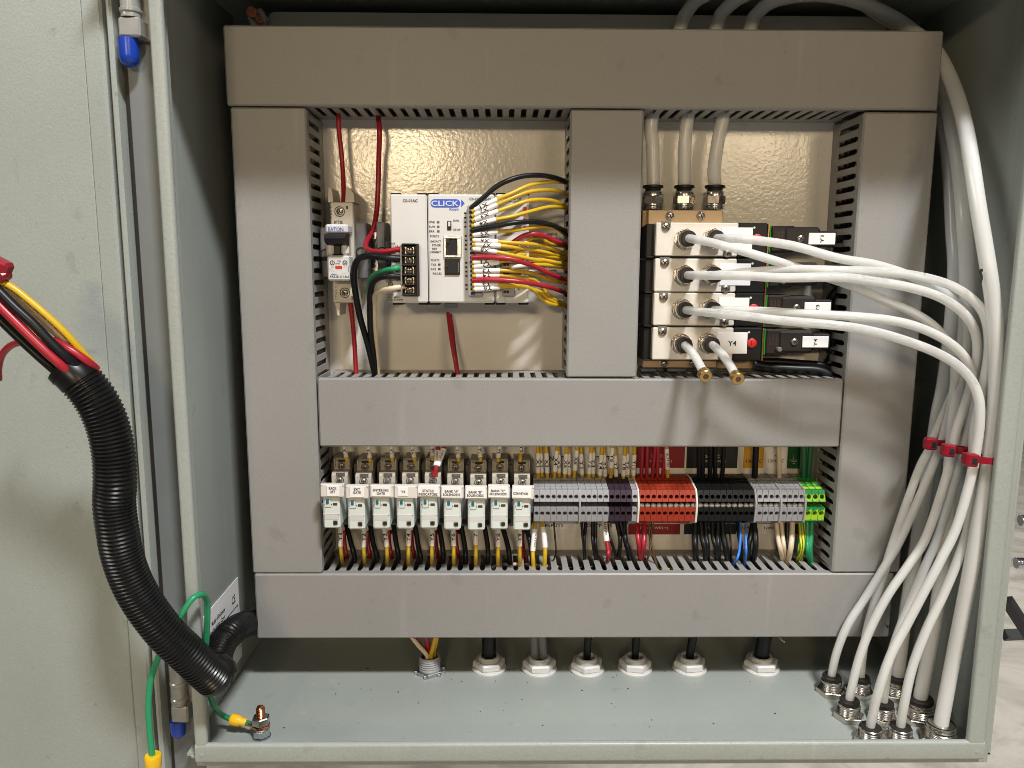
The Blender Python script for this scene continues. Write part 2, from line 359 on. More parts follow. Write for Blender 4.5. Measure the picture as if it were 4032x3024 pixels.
# ------------------------------------------------------------------ curves
def curve(pts, per=6):
    P = [Vector(p) for p in pts]
    if len(P) == 2: return [P[0].lerp(P[1], i/4) for i in range(5)]
    Q = [P[0]*2-P[1]] + P + [P[-1]*2-P[-2]]; out = []
    for i in range(1, len(Q)-2):
        a, b, c, d = Q[i-1:i+3]
        for k in range(per):
            t = k/per
            out.append(0.5*((2*b) + (c-a)*t + (2*a-5*b+4*c-d)*t*t + (3*b-a-3*c+d)*t**3))
    return out + [P[-1]]
ORD = 'first second third fourth fifth sixth seventh eighth ninth tenth eleventh twelfth'.split()
def wire(m, pts, r, label, group=None, sleeve=None, text=None, flip=False, name='wire', cat='wire', n=10, tht=None, tln=None, per=6, shift=0.0, parent=None, sr=1.22):
    C = curve(pts, per)
    o = MB().sweep(C, r, n).build(name, m, parent, label, cat, group, ang=75)
    if sleeve:
        a, b = Vector(sleeve[0]), Vector(sleeve[1])
        i0 = min(range(len(C)), key=lambda i: (C[i]-a).length); i1 = min(range(len(C)), key=lambda i: (C[i]-b).length)
        if i0 > i1: i0, i1 = i1, i0
        if i1-i0 < 2: i1 = min(len(C)-1, i0+2); i0 = i1-2
        seg = C[i0:i1+1]
        sl = MB().sweep(seg, r*sr, 12).build('marker_sleeve', 'sleeve', o)
        if text:
            k = max(1, len(seg)//2); L = (seg[-1]-seg[0]).length
            ht = tht or r*1.7; ln = tln or min(L*0.55, ht*0.72*len(text)*1.0)
            mid = (seg[0]+seg[-1])/2 if len(seg) < 5 else seg[len(seg)//2]
            d = (seg[-1]-seg[0]).normalized()
            wrap_text(text, mid-d*ln/2, mid+d*ln/2, r*(sr+0.05), ht, ln, sl, flip=flip, side_shift=shift)
    return o
# ================================================================== ENCLOSURE
XL, XR, ZF, ZT, YB, YL = -0.2345, 0.3660, -0.2705, 0.3030, 0.040, -0.150
enc = thing('electrical_enclosure', (0.066, 0.036, ZF), 'grey painted steel wall enclosure standing open with its door swung aside', 'enclosure')
box('back_wall', 'back', XL, XR, YB, YB+.002, ZF, ZT, 0, enc)
for nm, x, ya in (('side_wall', XL-.002, YL+.0235), ('side_wall', XR, YL+.008)): box(nm, 'steel', x, x+.002, ya, YB, ZF, ZT, 0, enc)
box('bottom_wall', 'steel', XL, XR, YL+.008, YB, ZF-.002, ZF, 0, enc)
box('top_wall', 'steel', XL, XR, YL+.008, YB, ZT, ZT+.002, 0, enc)
box('shadow_hood', 'steel', XL-.01, XR+.01, -.177, YL+.012, ZT+.003, ZT+.005, .0005, enc)  # unseen hood added to cast the shadow edge over covers and walls
# rolled lip round the opening, one bar on each side, and the flange set back outside it
LI = 0.0085
def bar(nm, poly_pts, a0, a1, ax):
    return MB().prism(poly_pts, ax, a0, a1).build(nm, 'steel', enc, ang=60)
def rnd(x0, x1, y0, y1, r, n=4):       # rounded rectangle
    out = []
    for cx, cz, a in ((x1-r, y1-r, 0), (x0+r, y1-r, 90), (x0+r, y0+r, 180), (x1-r, y0+r, 270)):
        for i in range(n+1):
            t = math.radians(a+90*i/n); out.append((cx+r*math.cos(t), cz+r*math.sin(t)))
    return out
bar('lip', rnd(XL+.0092, XL+.0182, YL, YL+.0055, .0022), ZF-.0005, ZT+.006, 'z')
bar('lip', rnd(XR-.0190, XR-.0060, YL, YL+.0055, .0022), ZF-.0005, ZT+.006, 'z')
bar('lip', [(b, a) for a, b in rnd(ZF-.0030, ZF+.0122, YL-.0004, YL+.0051, .0024)], XL+.0095, XR-.0065, 'x')
bar('lip', [(b, a) for a, b in rnd(ZT-.0134, ZT+.0045, YL-.0004, YL+.0051, .0024)], XL+.0095, XR-.0065, 'x')
for x0, x1, yb_ in ((XL+.0075, XL+.0115, YL+.0245), (XR-.009, XR+.002, YL+.0105)): box('lip_web', 'steel', x0, x1, YL+.0045, yb_, ZF-.002, ZT+.004, .0008, enc)
box('lip_web', 'steel', XL+.004, XR+.002, YL+.0045, YL+.0105, ZF-.0022, ZF+.0006, .0006, enc)
for s in (XL+.0140, XR-.0125):      # lumps where the lip corners are welded
    MB().lathe((s, YL+.0005, ZF+.0040), (0, -1, 0), [(.0030, 0), (.0026, .0006), (.0016, .0010), (.0005, .0012)], 14).build('weld_bead', 'steel', enc)
YF = YL+.0190
box('flange', 'flange_shade', XL-.0152, XL+.0080, YF+.0005, YF+.0035, ZF-.20, ZT+.02, .0006, enc)
MB().prism(rnd(XR-.0052, XR+.0002, YF-.0150, YF+.0025, .0018, 4), 'z', ZF-.0075, ZT+.02).build('flange', 'steel', enc)
MB().prism([(b, a) for a, b in rnd(ZF-.0085, ZF-.0036, YF-.0146, YF+.0021, .0016, 4)], 'x', XL+.0085, XR-.0003).build('flange', 'steel', enc)
# hole plug on the back wall, seen above the top duct
pc = TL(430, 165, YB); MB().lathe(pc, (0, -1, 0), [(.0085, 0), (.0085, .0015), (.0065, .0028), (.003, .003)], 20).build('hole_plug', 'back', enc)
# ---- door
hx, hy, ang = XL-.0177, YF+.0135, math.radians(-10)
dd = Vector((-math.cos(ang), -math.sin(ang), 0)); dn = Vector((math.sin(ang), -math.cos(ang), 0))     # along the door, towards the camera
def dbox(nm, m, u0, u1, v0, v1, z0, z1, par, c=.0006):
    b = MB().box(u0, u1, v0, v1, z0, z1, c); b.v = [Vector((hx, hy, 0)) + dd*q.x + dn*q.y + Vector((0, 0, q.z)) for q in b.v]
    b.f = [tuple(reversed(q)) for q in b.f]
    return b.build(nm, m, par)
door = dbox('door', 'steel', .0, .30, -.004, -.002, ZF-.20, ZT+.03, enc)
dbox('door_return', 'steel', .0, .0042, -.002, .0185, ZF-.20, ZT+.03, door, .0014)
dbox('door_return', 'steel', .0098, .0250, -.002, .0150, ZF-.20, ZT+.02, door, .0016)
dbox('inner_panel', 'steel', .0255, .30, -.002, .0135, ZF-.20, ZT+.02, door, .0006)
dbox('gasket_gap_shade', 'gasket_gap_shade', .0045, .0096, -.002, .006, ZF-.20, ZT+.02, door, .0006)
box('gasket_gap_shade', 'gasket_gap_shade', hx+.0004, XL-.0152, YF+.0012, YF+.006, ZF-.20, ZT+.02, 0, door)  # black strip standing in for the shadow between door and flange
# ---- hinges: knuckle, leaf, blue end cap
def hinge(z, xs, ys, xp0, xp1, yp1, yc1, dz=YF-.009):
    c = z((xs[0]+xs[1])/2, ys[0], dz); bt = z((xs[0]+xs[1])/2, ys[-1], dz); r = z.mm((xs[1]-xs[0])/2, dz)*1.15
    p0 = z(xp0, ys[-1], dz); p1 = z(xp1, yp1, dz)
    leaf = box('hinge', 'hinge', p0.x, p1.x, YF-.001-r*1.9, YF+.0004, p1.z, p0.z, .0012, enc)
    L = c.z-bt.z; prof = [(r*.93, 0)]
    for yy in ys[1:-1]:
        h = (c.z - z((xs[0]+xs[1])/2, yy, dz).z)
        prof += [(r*.93, h-.0018), (r*1.05, h-.001), (r*1.05, h+.0008), (r*.90, h+.0014), (r*.93, h+.003)]
    prof = [q for q in prof if q[1] <= L-.0004] + [(r*.93, L-.0004)]
    pv = Vector((c.x, YF-.0015-r, c.z)); MB().lathe(pv, (0, 0, -1), prof, 20).build('knuckle', 'hinge', leaf)
    q = z((xs[0]+xs[1])/2+10, yp1, dz); e = z((xs[0]+xs[1])/2, yc1, dz); Lc = q.z-e.z
    MB().lathe((q.x, YF-.0015-r, q.z), (0, 0, -1), [(r*.96, 0), (r*.96, Lc*.62), (r*.86, Lc*.82), (r*.55, Lc*.95), (r*.2, Lc)], 18).build('end_cap', 'bluecap', leaf)
    box('leaf_wing', 'hinge', p1.x-.0035, XL+.0035, YF-.003, YF+.0004, p1.z, c.z, .0006, leaf)
hinge(H7, (930, 1290), (-700, 240, 405), 965, 1470, 840, 1455)
hinge(G4, (240, 450), (-20, 270, 500, 575), 285, 545, 810, 1060)
# ================================================================== MOUNTING PANEL
pan = thing('mounting_panel', (0.062, 0, -.225), 'white painted steel back panel carrying the grey wire ducts', 'panel')
ZP = aty(2500, 58, 0).z
pts = [(-.1925, -.225), (.3175, -.225), (.3175, ZP)]
cx, cz = -.1925+.006, ZP-.006
pts += [(cx + .006*math.cos(math.radians(a)), cz + .006*math.sin(math.radians(a))) for a in (90, 110, 130, 150, 170, 180)]
MB().prism(pts, 'y', 0, .003).build('panel_sheet', 'panel', pan)
c = TL(640, 300, -.001)
MB().cyl(c + Vector((0, .03, 0)), (0, -1, 0), .0042, .052, 12).build('stud', 'copper', pan)
MB().cyl(c, (0, -1, 0), .0085, .007, 6, .0006).build('nut', 'zinc', pan)
# ================================================================== WIRE DUCTS
zT1, zT2, zL1, zB1, zB2 = .2679, .2099, .2088, -.1654, -.2231
xTL, xTR, xLo, xLi, xRi, xRo, xVl, xVr = -.2104, .3354, -.2080, -.1502, .2785, .3361, .0520, .1086
zM1, zM2, xBl, xBr, xMl, xMr = 0.0, -.0564, -.2071, .3315, -.1489, .2772
YD, YW = -.057, -.0485       # cover front, wall tips
def finger_mesh():
    b = MB(); a, h = .00260, .00340
    poly = [(-a, -.0125), (a, -.0125), (a, YW+.0035), (h, YW+.0012), (h, YW), (-h, YW), (-h, YW+.0012), (-a, YW+.0035)]
    b.prism(poly, 'z', -.0005, .0005); me = bpy.data.meshes.new('finger'); me.from_pydata(b.v, [], b.f); me.materials.append(MT['pvc']); me.update(); return me
FM = finger_mesh(); PITCH_F = .0095
def duct(label, x0, x1, z0, z1, walls, gap=(0, 0, 0, 0)):
    d = thing('wire_duct', ((x0+x1)/2, 0, z0), label, 'wire duct')
    t = .0012
    box('duct_base', 'pvc', x0+t*2+.0003, x1-t*2-.0003, -.0022, -.0005, z0+t*2+.0003, z1-t*2-.0003, 0, d)
    cov = box('duct_cover', 'lid', x0+gap[0], x1-gap[1], YD, YW, z0+gap[2], z1-gap[3], .0013, d)
    for side, spans in walls.items():
        for a, b, slotted in spans:
            q = .0004
            if side in 'tb':
                z = z1-q-t/2 if side == 't' else z0+q+t/2
                box('duct_wall', 'pvc', a, b, -.0126 if slotted else YW-.001, -.0005, z-t/2, z+t/2, .0002, d)
                if slotted:
                    n = max(1, int((b-a+.0032)/PITCH_F)); off = ((b-a) - n*PITCH_F + .0032)/2 if slotted is True else 0
                    for i in range(n): put('finger', FM, (a+off+PITCH_F*i+.0032, 0, z), d)
            else:
                x = x0+q+t/2 if side == 'l' else x1-q-t/2
                box('duct_wall', 'pvc', x-t/2, x+t/2, -.0126 if slotted else YW-.001, -.0005, a, b, .0002, d)
                if slotted:
                    n = max(1, int((b-a+.0032)/PITCH_F)); off = ((b-a) - n*PITCH_F + .0032)/2
                    for i in range(n): put('finger', FM, (x, 0, a+off+PITCH_F*i+.0032), d, rot=(0, math.pi/2, 0))
    return d
G = .0004
duct('long horizontal grey duct along the top of the panel, upper half in shade', xTL, xTR, zT2, zT1,
     {'b': [(xTL+.002, xLi-.004, False), (xLi-.0035, xVl+.002, True), (xVl+.004, xVr-.004, False), (xVr-.002, xRi+.0035, True)], 't': [(xTL+.002, xTR-.002, False)], 'l': [(zT2+.004, zT1-.004, False)], 'r': [(zT2+.004, zT1-.004, False)]})
duct('tall vertical grey duct beside the hinge side of the enclosure', xLo, xLi, zB1+.0006, zL1,
     {'r': [(zM1+.001, zL1-.001, True), (zM2-.001, zM1-.001, False), (zB1+.002, zM2-.003, True)], 'l': [(zB1+.003, zL1-.003, False)]})
duct('short vertical grey duct between the controller and the valve stack', xVl, xVr, zM1+.0012, zL1,
     {'l': [(zM1+.002, zL1-.001, True)], 'r': [(zM1+.003, zL1-.003, False)]})
duct('tall vertical grey duct behind the milky air tubes', xRi, xRo, zB1+.0006, zL1-.0006,
     {'l': [(zM1+.001, zL1-.001, True), (zM2-.001, zM1-.001, False), (zB1+.002, zM2-.003, True)], 'r': [(zB1+.003, zL1-.003, False)]})
duct('horizontal grey duct across the middle, above the relay row', xMl, xMr, zM2, zM1,
     {'t': [(xMl+.003, xVl+.003, True), (xVl+.004, xVr-.004, False), (xVr-.003, xMr-.002, True)], 'b': [(xMl+.002, xMr-.002, False)]})
duct('long horizontal grey duct along the bottom above the cable glands', xBl, xBr, zB2, zB1,
     {'t': [(xBl+.003, xLi-.003, False), (xLi-.001, xRi+.001, True), (xRi+.003, xBr-.003, False)], 'b': [(xBl+.002, xBr-.002, False)], 'l': [(zB2+.004, zB1-.004, False)], 'r': [(zB2+.004, zB1-.004, False)]})
# pen tick on the bottom duct cover
q = Z8(770, 735, YD-.0002); txt('v', q, .005, .0028, [o for o in bpy.data.objects if o.name.startswith('duct_cover')][-1], 'ink', -15, 'pen_mark')
# ---- wires lying inside the ducts, glimpsed through the slots
for i in range(5):
    y = -.018-.006*i; k = [(-.185+i*.004, y, zL1-.03), (-.178+.005*i, y-.004, .08), (-.176+.003*i, y, -.02), (-.18+.005*i, y-.003, -.14)]
    wire('yellow' if i % 2 else 'brown', k, .0014, '%s wire inside the tall duct by the hinges, %s from the slots inwards' % ('yellow' if i % 2 else 'brown', ['fifth', 'fourth', 'third', 'second', 'first'][i]), 'wires lying inside the hinge side duct')
for i in range(5):
    y = -.044+.006*i; k = [(xMl+.01, y, -.006-.003*i), (-.06, y-.002, -.010-.002*i), (.06, y, -.007-.003*i), (.16, y, -.010), (xMr-.01, y, -.012)]
    wire('wwhite' if i == 2 else 'yellow', k, .0015, '%s wire inside the middle horizontal duct, %s behind its cover' % ('cream' if i == 2 else 'yellow', ['first', 'second', 'third', 'fourth', 'last'][i]), 'wires lying inside the middle duct')
for i, (cc, x0) in enumerate((('wblue', .08), ('wwhite', .02), ('yellow', .12), ('wblack', .05), ('wwhite', -.02))):
    y = -.046+.006*i; k = [(x0, y, zB1-.008-.002*i), (x0+.02, y-.001, zB1-.006), (x0+.06, y+.003, zB1-.009), (x0+.11, y, zB1-.014)]
    wire(cc, k, .0017, ['blue', 'cream', 'yellow', 'black', 'second cream'][i] + ' loose wire lying under the slots inside the bottom duct', 'wires lying inside the bottom duct')
for i in range(8):  # dark wires added to darken these two ducts behind their slots
    y = -.010-.0048*i; z = zT2+.012+.005*(i % 4)
    wire('wblack', [(xTL+.02, y, z), (-.05, y-.001, z-.002), (.10, y, z+.003), (.22, y+.001, z-.001), (xTR-.02, y, z)], .0022, 'black wire added to darken the top duct, %s from the panel' % ORD[i], 'wires added to darken the top duct')
    x = xRi+.010+.005*(i % 4)
    wire('wblack' if i % 4 else 'brown', [(x, y, zL1-.01), (x+.001, y, .1), (x-.001, y-.001, -.02), (x, y, zB1+.01)], .0022, '%s wire added to darken the tall duct behind the tubes, %s from the panel' % ('black' if i % 4 else 'brown', ORD[i]), 'wires added to darken the tall duct behind the tubes')
# ================================================================== CIRCUIT BREAKER AND RAIL ITEMS
rail1z0, rail1z1 = B4(500, 1100, -.008).z, B4(500, 560, -.008).z
def rail(name, x0, x1, zc, label):
    t = thing('din_rail', ((x0+x1)/2, 0, zc-.0175), label, 'DIN rail')
    b = MB().prism([(0, zc-.0135), (-.0062, zc-.0135), (-.0062, zc-.0175), (-.0075, zc-.0175), (-.0075, zc-.0123), (-.0013, zc-.0123), (-.0013, zc+.0123), (-.0075, zc+.0123), (-.0075, zc+.0175), (-.0062, zc+.0175), (-.0062, zc+.0135), (0, zc+.0135)][::-1], 'x', x0, x1)
    b.build('rail', 'zinc', t)
zr1 = B4(600, 820, -.02).z
rail('din_rail', xLi+.004, .045, zr1, 'zinc DIN rail behind the circuit breaker and the white controller')
zr2 = B2(600, 800, -.02).z - .004
rail('din_rail', xLi+.006, xRi-.004, zr2, 'zinc DIN rail behind the relays and the terminal blocks')
SCM = {}
def screw_mesh(kind):
    if kind in SCM: return SCM[kind]
    b = MB().lathe((0, 0, 0), (0, -1, 0), [(1, 0), (1, .18), (.86, .38), (.45, .5)], 14)
    me = bpy.data.meshes.new('screw'); me.from_pydata(b.v, [], b.f); me.update(); me.materials.append(MT['screw'])
    me.polygons.foreach_set('use_smooth', [True]*len(me.polygons)); me.set_sharp_from_angle(angle=.7)
    s = MB()
    if kind == 'cross': s.box(-.62, .62, -.53, -.40, -.11, .11); s.box(-.11, .11, -.532, -.40, -.62, .62)
    else: s.box(-.85, .85, -.53, -.38, -.13, .13)
    m2 = bpy.data.meshes.new('screw_slot'); m2.from_pydata(s.v, [], s.f); m2.update(); m2.materials.append(MT['dark'])
    SCM[kind] = (me, m2); return SCM[kind]
def screw(c, r, parent, kind='cross', rot=0, slot=True):
    a, b = screw_mesh(kind); o = put('screw', a, c, parent, rot=(0, rot, 0), scale=r)
    if slot:
        s = bpy.data.objects.new('screw_slot', b); COL.objects.link(s); s.parent = o; ORG[s.name] = Vector(c)
    return o
def well(c, r, parent, depth=.0016, sk='cross', name='screw_well'):
    w_ = MB().lathe(Vector(c)+Vector((0, -.0002, 0)), (0, -1, 0), [(r*1.18, -.0008), (r*1.18, .0003), (r*1.05, .0003), (r*1.05, -.0006)], 16, False, True).build(name, 'dark', parent)
    screw(Vector(c)+Vector((0, .0002, 0)), r*.78, parent, sk, random.uniform(0, 1.5))
yb = -.058; ye = -.040
brk = thing('circuit_breaker', B4(370, 1120, -.01), 'single pole circuit breaker with black toggle and red window under the first red wire', 'circuit breaker')
def B(z, x0, y0, x1, y1, d):      # rectangle of zoom pixels on plane d -> x0,x1,z0,z1
    a, b = z(x0, (y0+y1)/2, d), z(x1, (y0+y1)/2, d); t, u = z((x0+x1)/2, y0, d), z((x0+x1)/2, y1, d)
    return a.x, b.x, u.z, t.z
def zbox(nm, m, z, x0, y0, x1, y1, d0, d1, c, par, **k):
    X = B(z, x0, y0, x1, y1, d0); return box(nm, m, X[0], X[1], d0, d1, X[2], X[3], c, par, **k)
X = B(B4, 228, 505, 490, 1120, yb)
bx0, bx1 = X[0]+.0006, X[1]
e0 = B4(370, 265, ye).z; e1 = B4(420, 1360, ye).z
box('breaker_body', 'ivory', bx0, bx1, ye, -.006, e1, e0, .0008, brk)
zbox('front_cap', 'white', B4, 222, 505, 468, 602, yb-.002, ye-.0005, .0012, brk)
fp = zbox('front_plate', 'white', B4, 246, 845, 484, 1120, yb-.001, ye-.0005, .0012, brk)
zbox('bridge', 'ivory', B4, 232, 600, 478, 846, yb+.007, ye-.0004, .0006, brk)
zbox('toggle_guard', 'white', B4, 236, 690, 312, 842, yb-.0005, yb+.0068, .0016, brk); zbox('toggle_guard', 'white', B4, 394, 690, 474, 842, yb-.0005, yb+.0068, .0016, brk)
tg = B(B4, 216, 602, 448, 690, yb-.009)
MB().prism([(yb-.002, tg[3]), (yb-.010, tg[3]-.001), (yb-.012, tg[2]+.002), (yb-.009, tg[2]-.001), (yb+.004, tg[2]-.004), (yb+.006, tg[3])], 'x', tg[0], tg[1]).build('toggle', 'black', brk)
zbox('toggle_stem', 'black', B4, 314, 690, 394, 838, yb+.002, yb+.0066, .0006, brk)
txtz(B4, 'EATON', 258, 540, 418, 582, yb-.0022, brk, 'blueink')
txtz(B4, 'BT72E', 322, 468, 412, 498, ye-.0002, brk)
txtz(B4, '1', 452, 308, 470, 340, ye-.0002, brk); txtz(B4, '2', 505, 1290, 528, 1324, ye-.0002, brk)
for x, ys in ((286, (318, 362, 394, 424, 452)), (338, (1185, 1228, 1258, 1286, 1316))):
    for s_, y in zip(('CU', 'O', 'N', 'L', 'Y'), ys): txtz(B4, s_, x-9, y-9, x+9, y+9, ye-.0002, brk, 'ink')
for x, y in ((380, 368), (438, 1252)): well(B4(x, y, ye), B4.mm(46, ye), brk)
zbox('red_window', 'redink', B4, 332, 958, 405, 992, yb-.0014, yb, .0002, fp)
for s_, a in (('C.B.', (350, 900, 395, 916)), ('LISTED', (332, 928, 384, 941)), ('480', (286, 962, 318, 976)), ('40°C', (420, 962, 456, 976)), ('480V~', (268, 986, 308, 998)), ('277V~', (268, 1010, 326, 1024)), ('1.5A', (410, 1032, 450, 1046))):
    txtz(B4, s_, *a, yb-.0012, fp, 'greyink' if s_ in ('480', '40°C', '480V~', '277V~', '1.5A') else 'ink')
txtz(B4, 'FAZ-B1,5/1-NA', 280, 1064, 484, 1094, yb-.0012, fp); txtz(B4, 'xEffect', 284, 1043, 356, 1058, yb-.0012, fp, 'blueink')
def ring(c, r, w_, par, m='ink'): MB().lathe(c, (0, -1, 0), [(r, 0), (r, .00012), (r-w_, .00012), (r-w_, 0)], 24, False, False).build('printed_ring', m, par)
ring(B4(300, 926, yb-.001), B4.mm(26, yb), .0005, fp); txtz(B4, 'UL', 284, 908, 316, 944, yb-.0012, fp)
ring(B4(438, 926, yb-.001), B4.mm(26, yb), .0005, fp); txtz(B4, 'SA', 422, 912, 456, 940, yb-.0012, fp)
for d_ in ((456, 962), ): zbox('printed_line', 'ink', B4, 471, 955, 475, 1022, yb-.0012, yb-.001, 0, fp)
for x0, x1, x2, x3, ya, yb_, m in ((250, 306, 262, 300, 266, 108, 'ivory'), (440, 556, 446, 530, 266, 106, 'ivory')):
    p = [B4(x0, ya, ye), B4(x0+8, yb_, ye), B4(x2+26, yb_+4, ye), B4(x3, yb_+60, ye), B4(x3+8, ya, ye)]
    MB().prism([(q.x, q.z) for q in p], 'y', ye, -.012).build('terminal_fin', m, brk)
for x0, x1 in ((330, 372), (528, 552)):
    p = [B4(x0, 1362, ye), B4(x0+28, 1500, ye), B4(x1+4, 1500, ye), B4(x1+8, 1362, ye)]
    MB().prism([(q.x, q.z) for q in p], 'y', ye, -.012).build('terminal_fin', 'ivory', brk)
def end_stop(z, x0, x1, y0, y1, label):
    t = thing('end_stop', z((x0+x1)/2, y1, -.01), label, 'end stop', 'grey end stops on the upper rail')
    zbox('stop_body', 'stop', z, x0, y0, x1, (y0+y1)/2+60, -.034, -.006, .0012, t)
    zbox('stop_foot', 'stop', z, x0+16, (y0+y1)/2+80, x1+16, y1, -.028, -.006, .001, t)
    zbox('stop_neck', 'stop', z, x0+30, (y0+y1)/2+20, x1-8, (y0+y1)/2+120, -.024, -.006, 0, t)
    c = z((x0+x1)/2+10, (y0+y1)/2+20, -.0342); MB().lathe(c, (0, -1, 0), [(.0042, 0), (.0042, .0006), (.0034, .0006), (.0034, -.0005)], 16, False, True).build('screw_hole', 'dark', t)
end_stop(B4, 165, 262, 540, 1085, 'grey plastic end stop half hidden behind the circuit breaker')
end_stop(B4, 540, 668, 482, 1100, 'grey plastic end stop between the breaker and the controller')
end_stop(B4, 776, 880, 478, 1100, 'grey plastic end stop tucked against the controller power supply')
# ================================================================== CONTROLLER (three modules)
yp = -.070
def module(x0, x1, name, label):
    t = thing(name, B5((x0+x1)/2, 1362, -.01), label, 'controller module')
    a = B5(x0, 770, yp); b = B5(x1, 770, yp); zt = B5((x0+x1)/2, 180, yp).z; zb = B5((x0+x1)/2, 1362, yp).z
    box('housing', 'white', a.x+.0002, b.x-.0002, yp, -.008, zb, zt, .0011, t)
    m = (a.x+b.x)/2
    for xx in (a.x, b.x-.008): box('latch', 'black', xx, xx+.008, yp+.006, -.02, zt-.0005, zt+.0016, .0004, t); box('latch', 'black', xx, xx+.008, yp+.006, -.02, zb-.0018, zb+.0005, .0004, t)
    return t
ps = module(-328+18, 96-4, 'power_supply', 'white power supply module with a black five screw terminal strip')
cpu = module(96, 824, 'controller', 'white controller with blue logo, two network jacks and a terminal row of yellow wires')
out = module(832, 1199, 'output_module', 'white output module half hidden behind the fan of yellow wires')
yt = yp-.0003
txtz(B4, 'C0-01AC', 1070, 234, 1226, 264, yt, ps)
txtz(B4, 'OUTPUT', 882, 706, 984, 727, yt, ps); txtz(B4, '24V=1.3A', 884, 735, 1020, 755, yt, ps)
txtz(B4, 'INPUT', 898, 1262, 974, 1283, yt, ps); txtz(B4, '100-240V~', 898, 1291, 1040, 1310, yt, ps); txtz(B4, '37VA 50-60Hz', 898, 1318, 1066, 1337, yt, ps)
txtz(B4, '0V', 972, 902, 1012, 924, yt, ps); txtz(B4, 'L', 1004, 1108, 1022, 1126, yt, ps); txtz(B4, 'N', 1004, 1218, 1028, 1238, yt, ps); txtz(B4, 'G', 992, 1012, 1014, 1030, yt, ps); txtz(B4, '24V', 972, 796, 1020, 812, yt, ps)
ring(B4(934, 1166, yt), B4.mm(28, yp), .0005, ps); txtz(B4, '~', 916, 1158, 952, 1174, yt, ps)
ring(B4(934, 1022, yt), B4.mm(24, yp), .0005, ps)
for a in ((923, 812, 927, 912), (923, 910, 962, 914), (932, 1092, 936, 1138)): zbox('printed_line', 'ink', B4, *a, yt, yt+.0002, 0, ps)
tb = zbox('terminal_strip', 'black', B4, 1056, 716, 1222, 1286, yp-.003, yp+.002, .0005, ps)
zbox('strip_side', 'soft', B4, 1214, 716, 1242, 1294, yp-.0085, yp-.0028, .0004, ps); zbox('clear_guard', 'clearp', B4, 1040, 730, 1056, 1282, yp-.0085, yp-.0005, .0004, ps)
for y in (722, 848, 950, 1058, 1164, 1272): zbox('barrier', 'soft', B4, 1052, y-8, 1204, y+8, yp-.0088, yp-.0028, .0004, ps)
for y in (790, 898, 1008, 1116, 1222):
    zbox('contact', 'screw', B4, 1086, y-40, 1196, y+38, yp-.0045, yp-.0028, .0004, ps); screw(B4(1140, y, yp-.0046), B4.mm(43, yp), ps, 'cross', random.uniform(-.4, .4))
# cpu front
lg = MB(); a = B5(125, 276, yt); b = B5(448, 276, yt); r = B5.mm(42, yp); zc = a.z
poly = [(a.x+r+math.cos(math.radians(q))*r, zc+math.sin(math.radians(q))*r) for q in range(90, 271, 20)] + [(b.x-r+math.cos(math.radians(q))*r, zc+math.sin(math.radians(q))*r) for q in range(-90, 91, 20)]
lg.prism(poly, 'y', yt, yt+.0002); p = [B5(460, 235, yt), B5(460, 317, yt), B5(496, 276, yt)]; lg.prism([(q.x, q.z) for q in p], 'y', yt, yt+.0002)
lo = lg.build('logo', 'blueink', cpu)
txtz(B5, 'CLICK', 136, 250, 428, 306, yt-.0002, lo, 'white'); txtz(B5, 'Koyo', 334, 326, 430, 364, yt, cpu, 'blueink')
txtz(B5, 'C0-10DD2E-D', 552, 218, 778, 244, yt, cpu)
for s_, x0, x1, y in (('PWR', 108, 172, 482), ('RUN', 110, 170, 532), ('ERR', 110, 170, 582), ('PORT1', 122, 214, 636), ('LNK/ACT', 120, 238, 692), ('ETHER', 143, 238, 733), ('NET', 144, 198, 773), ('100MBIT', 126, 238, 808), ('PORT2', 130, 222, 897), ('TX2', 130, 186, 945), ('RX2', 130, 184, 993), ('RS-232', 152, 246, 1042)):
    txtz(B5, s_, x0, y-11, x1, y+11, yt, cpu)
txtz(B5, 'RUN', 375, 455, 434, 477, yt, cpu); txtz(B5, 'STOP', 375, 555, 450, 577, yt, cpu)
def led(x, y): zbox('indicator', 'amber', B5, x-13, y-11, x+13, y+11, yp-.0004, yp, .0001, cpu)
for x, y in ((208, 482), (209, 532), (210, 582), (220, 944), (221, 992)): led(x, y)
for x, y in ((503, 385), (503, 434), (504, 484), (504, 533), (507, 633), (509, 682), (510, 731), (510, 778), (513, 926), (513, 973), (514, 1022), (515, 1070), (516, 1167), (517, 1213)):
    zbox('indicator', 'dark', B5, x-11, y-9, x+11, y+9, yp-.0004, yp, .0001, cpu)
zbox('switch_slot', 'soft', B5, 306, 470, 352, 572, yp-.0004, yp, .0001, cpu); zbox('slide_switch', 'white', B5, 314, 478, 340, 530, yp-.0022, yp, .0004, cpu)
jk = B(B5, 270, 636, 464, 868, yp)
fr = MB(); t = .0018
for q in ((jk[0], jk[1], jk[3]-t, jk[3]), (jk[0], jk[1], jk[2], jk[2]+t), (jk[0], jk[0]+t, jk[2]+t, jk[3]-t), (jk[1]-t*1.9, jk[1], jk[2]+t, jk[3]-t)): fr.box(q[0], q[1], yp-.0016, yp-.0002, q[2], q[3], .0003)
fr.build('jack_frame', 'zinc', cpu)
zbox('jack_opening', 'dark', B5, 288, 652, 440, 852, yp-.0005, yp-.0001, 0, cpu)
for a in ((290, 655, 330, 715), (290, 770, 325, 850)): zbox('jack_key', 'soft', B5, *a, yp-.0012, yp-.0004, .0002, cpu)
zbox('jack_housing', 'black', B5, 280, 878, 444, 1058, yp-.0014, yp, .0004, cpu); zbox('jack_opening', 'dark', B5, 302, 905, 430, 1040, yp-.0017, yp-.0012, 0, cpu)
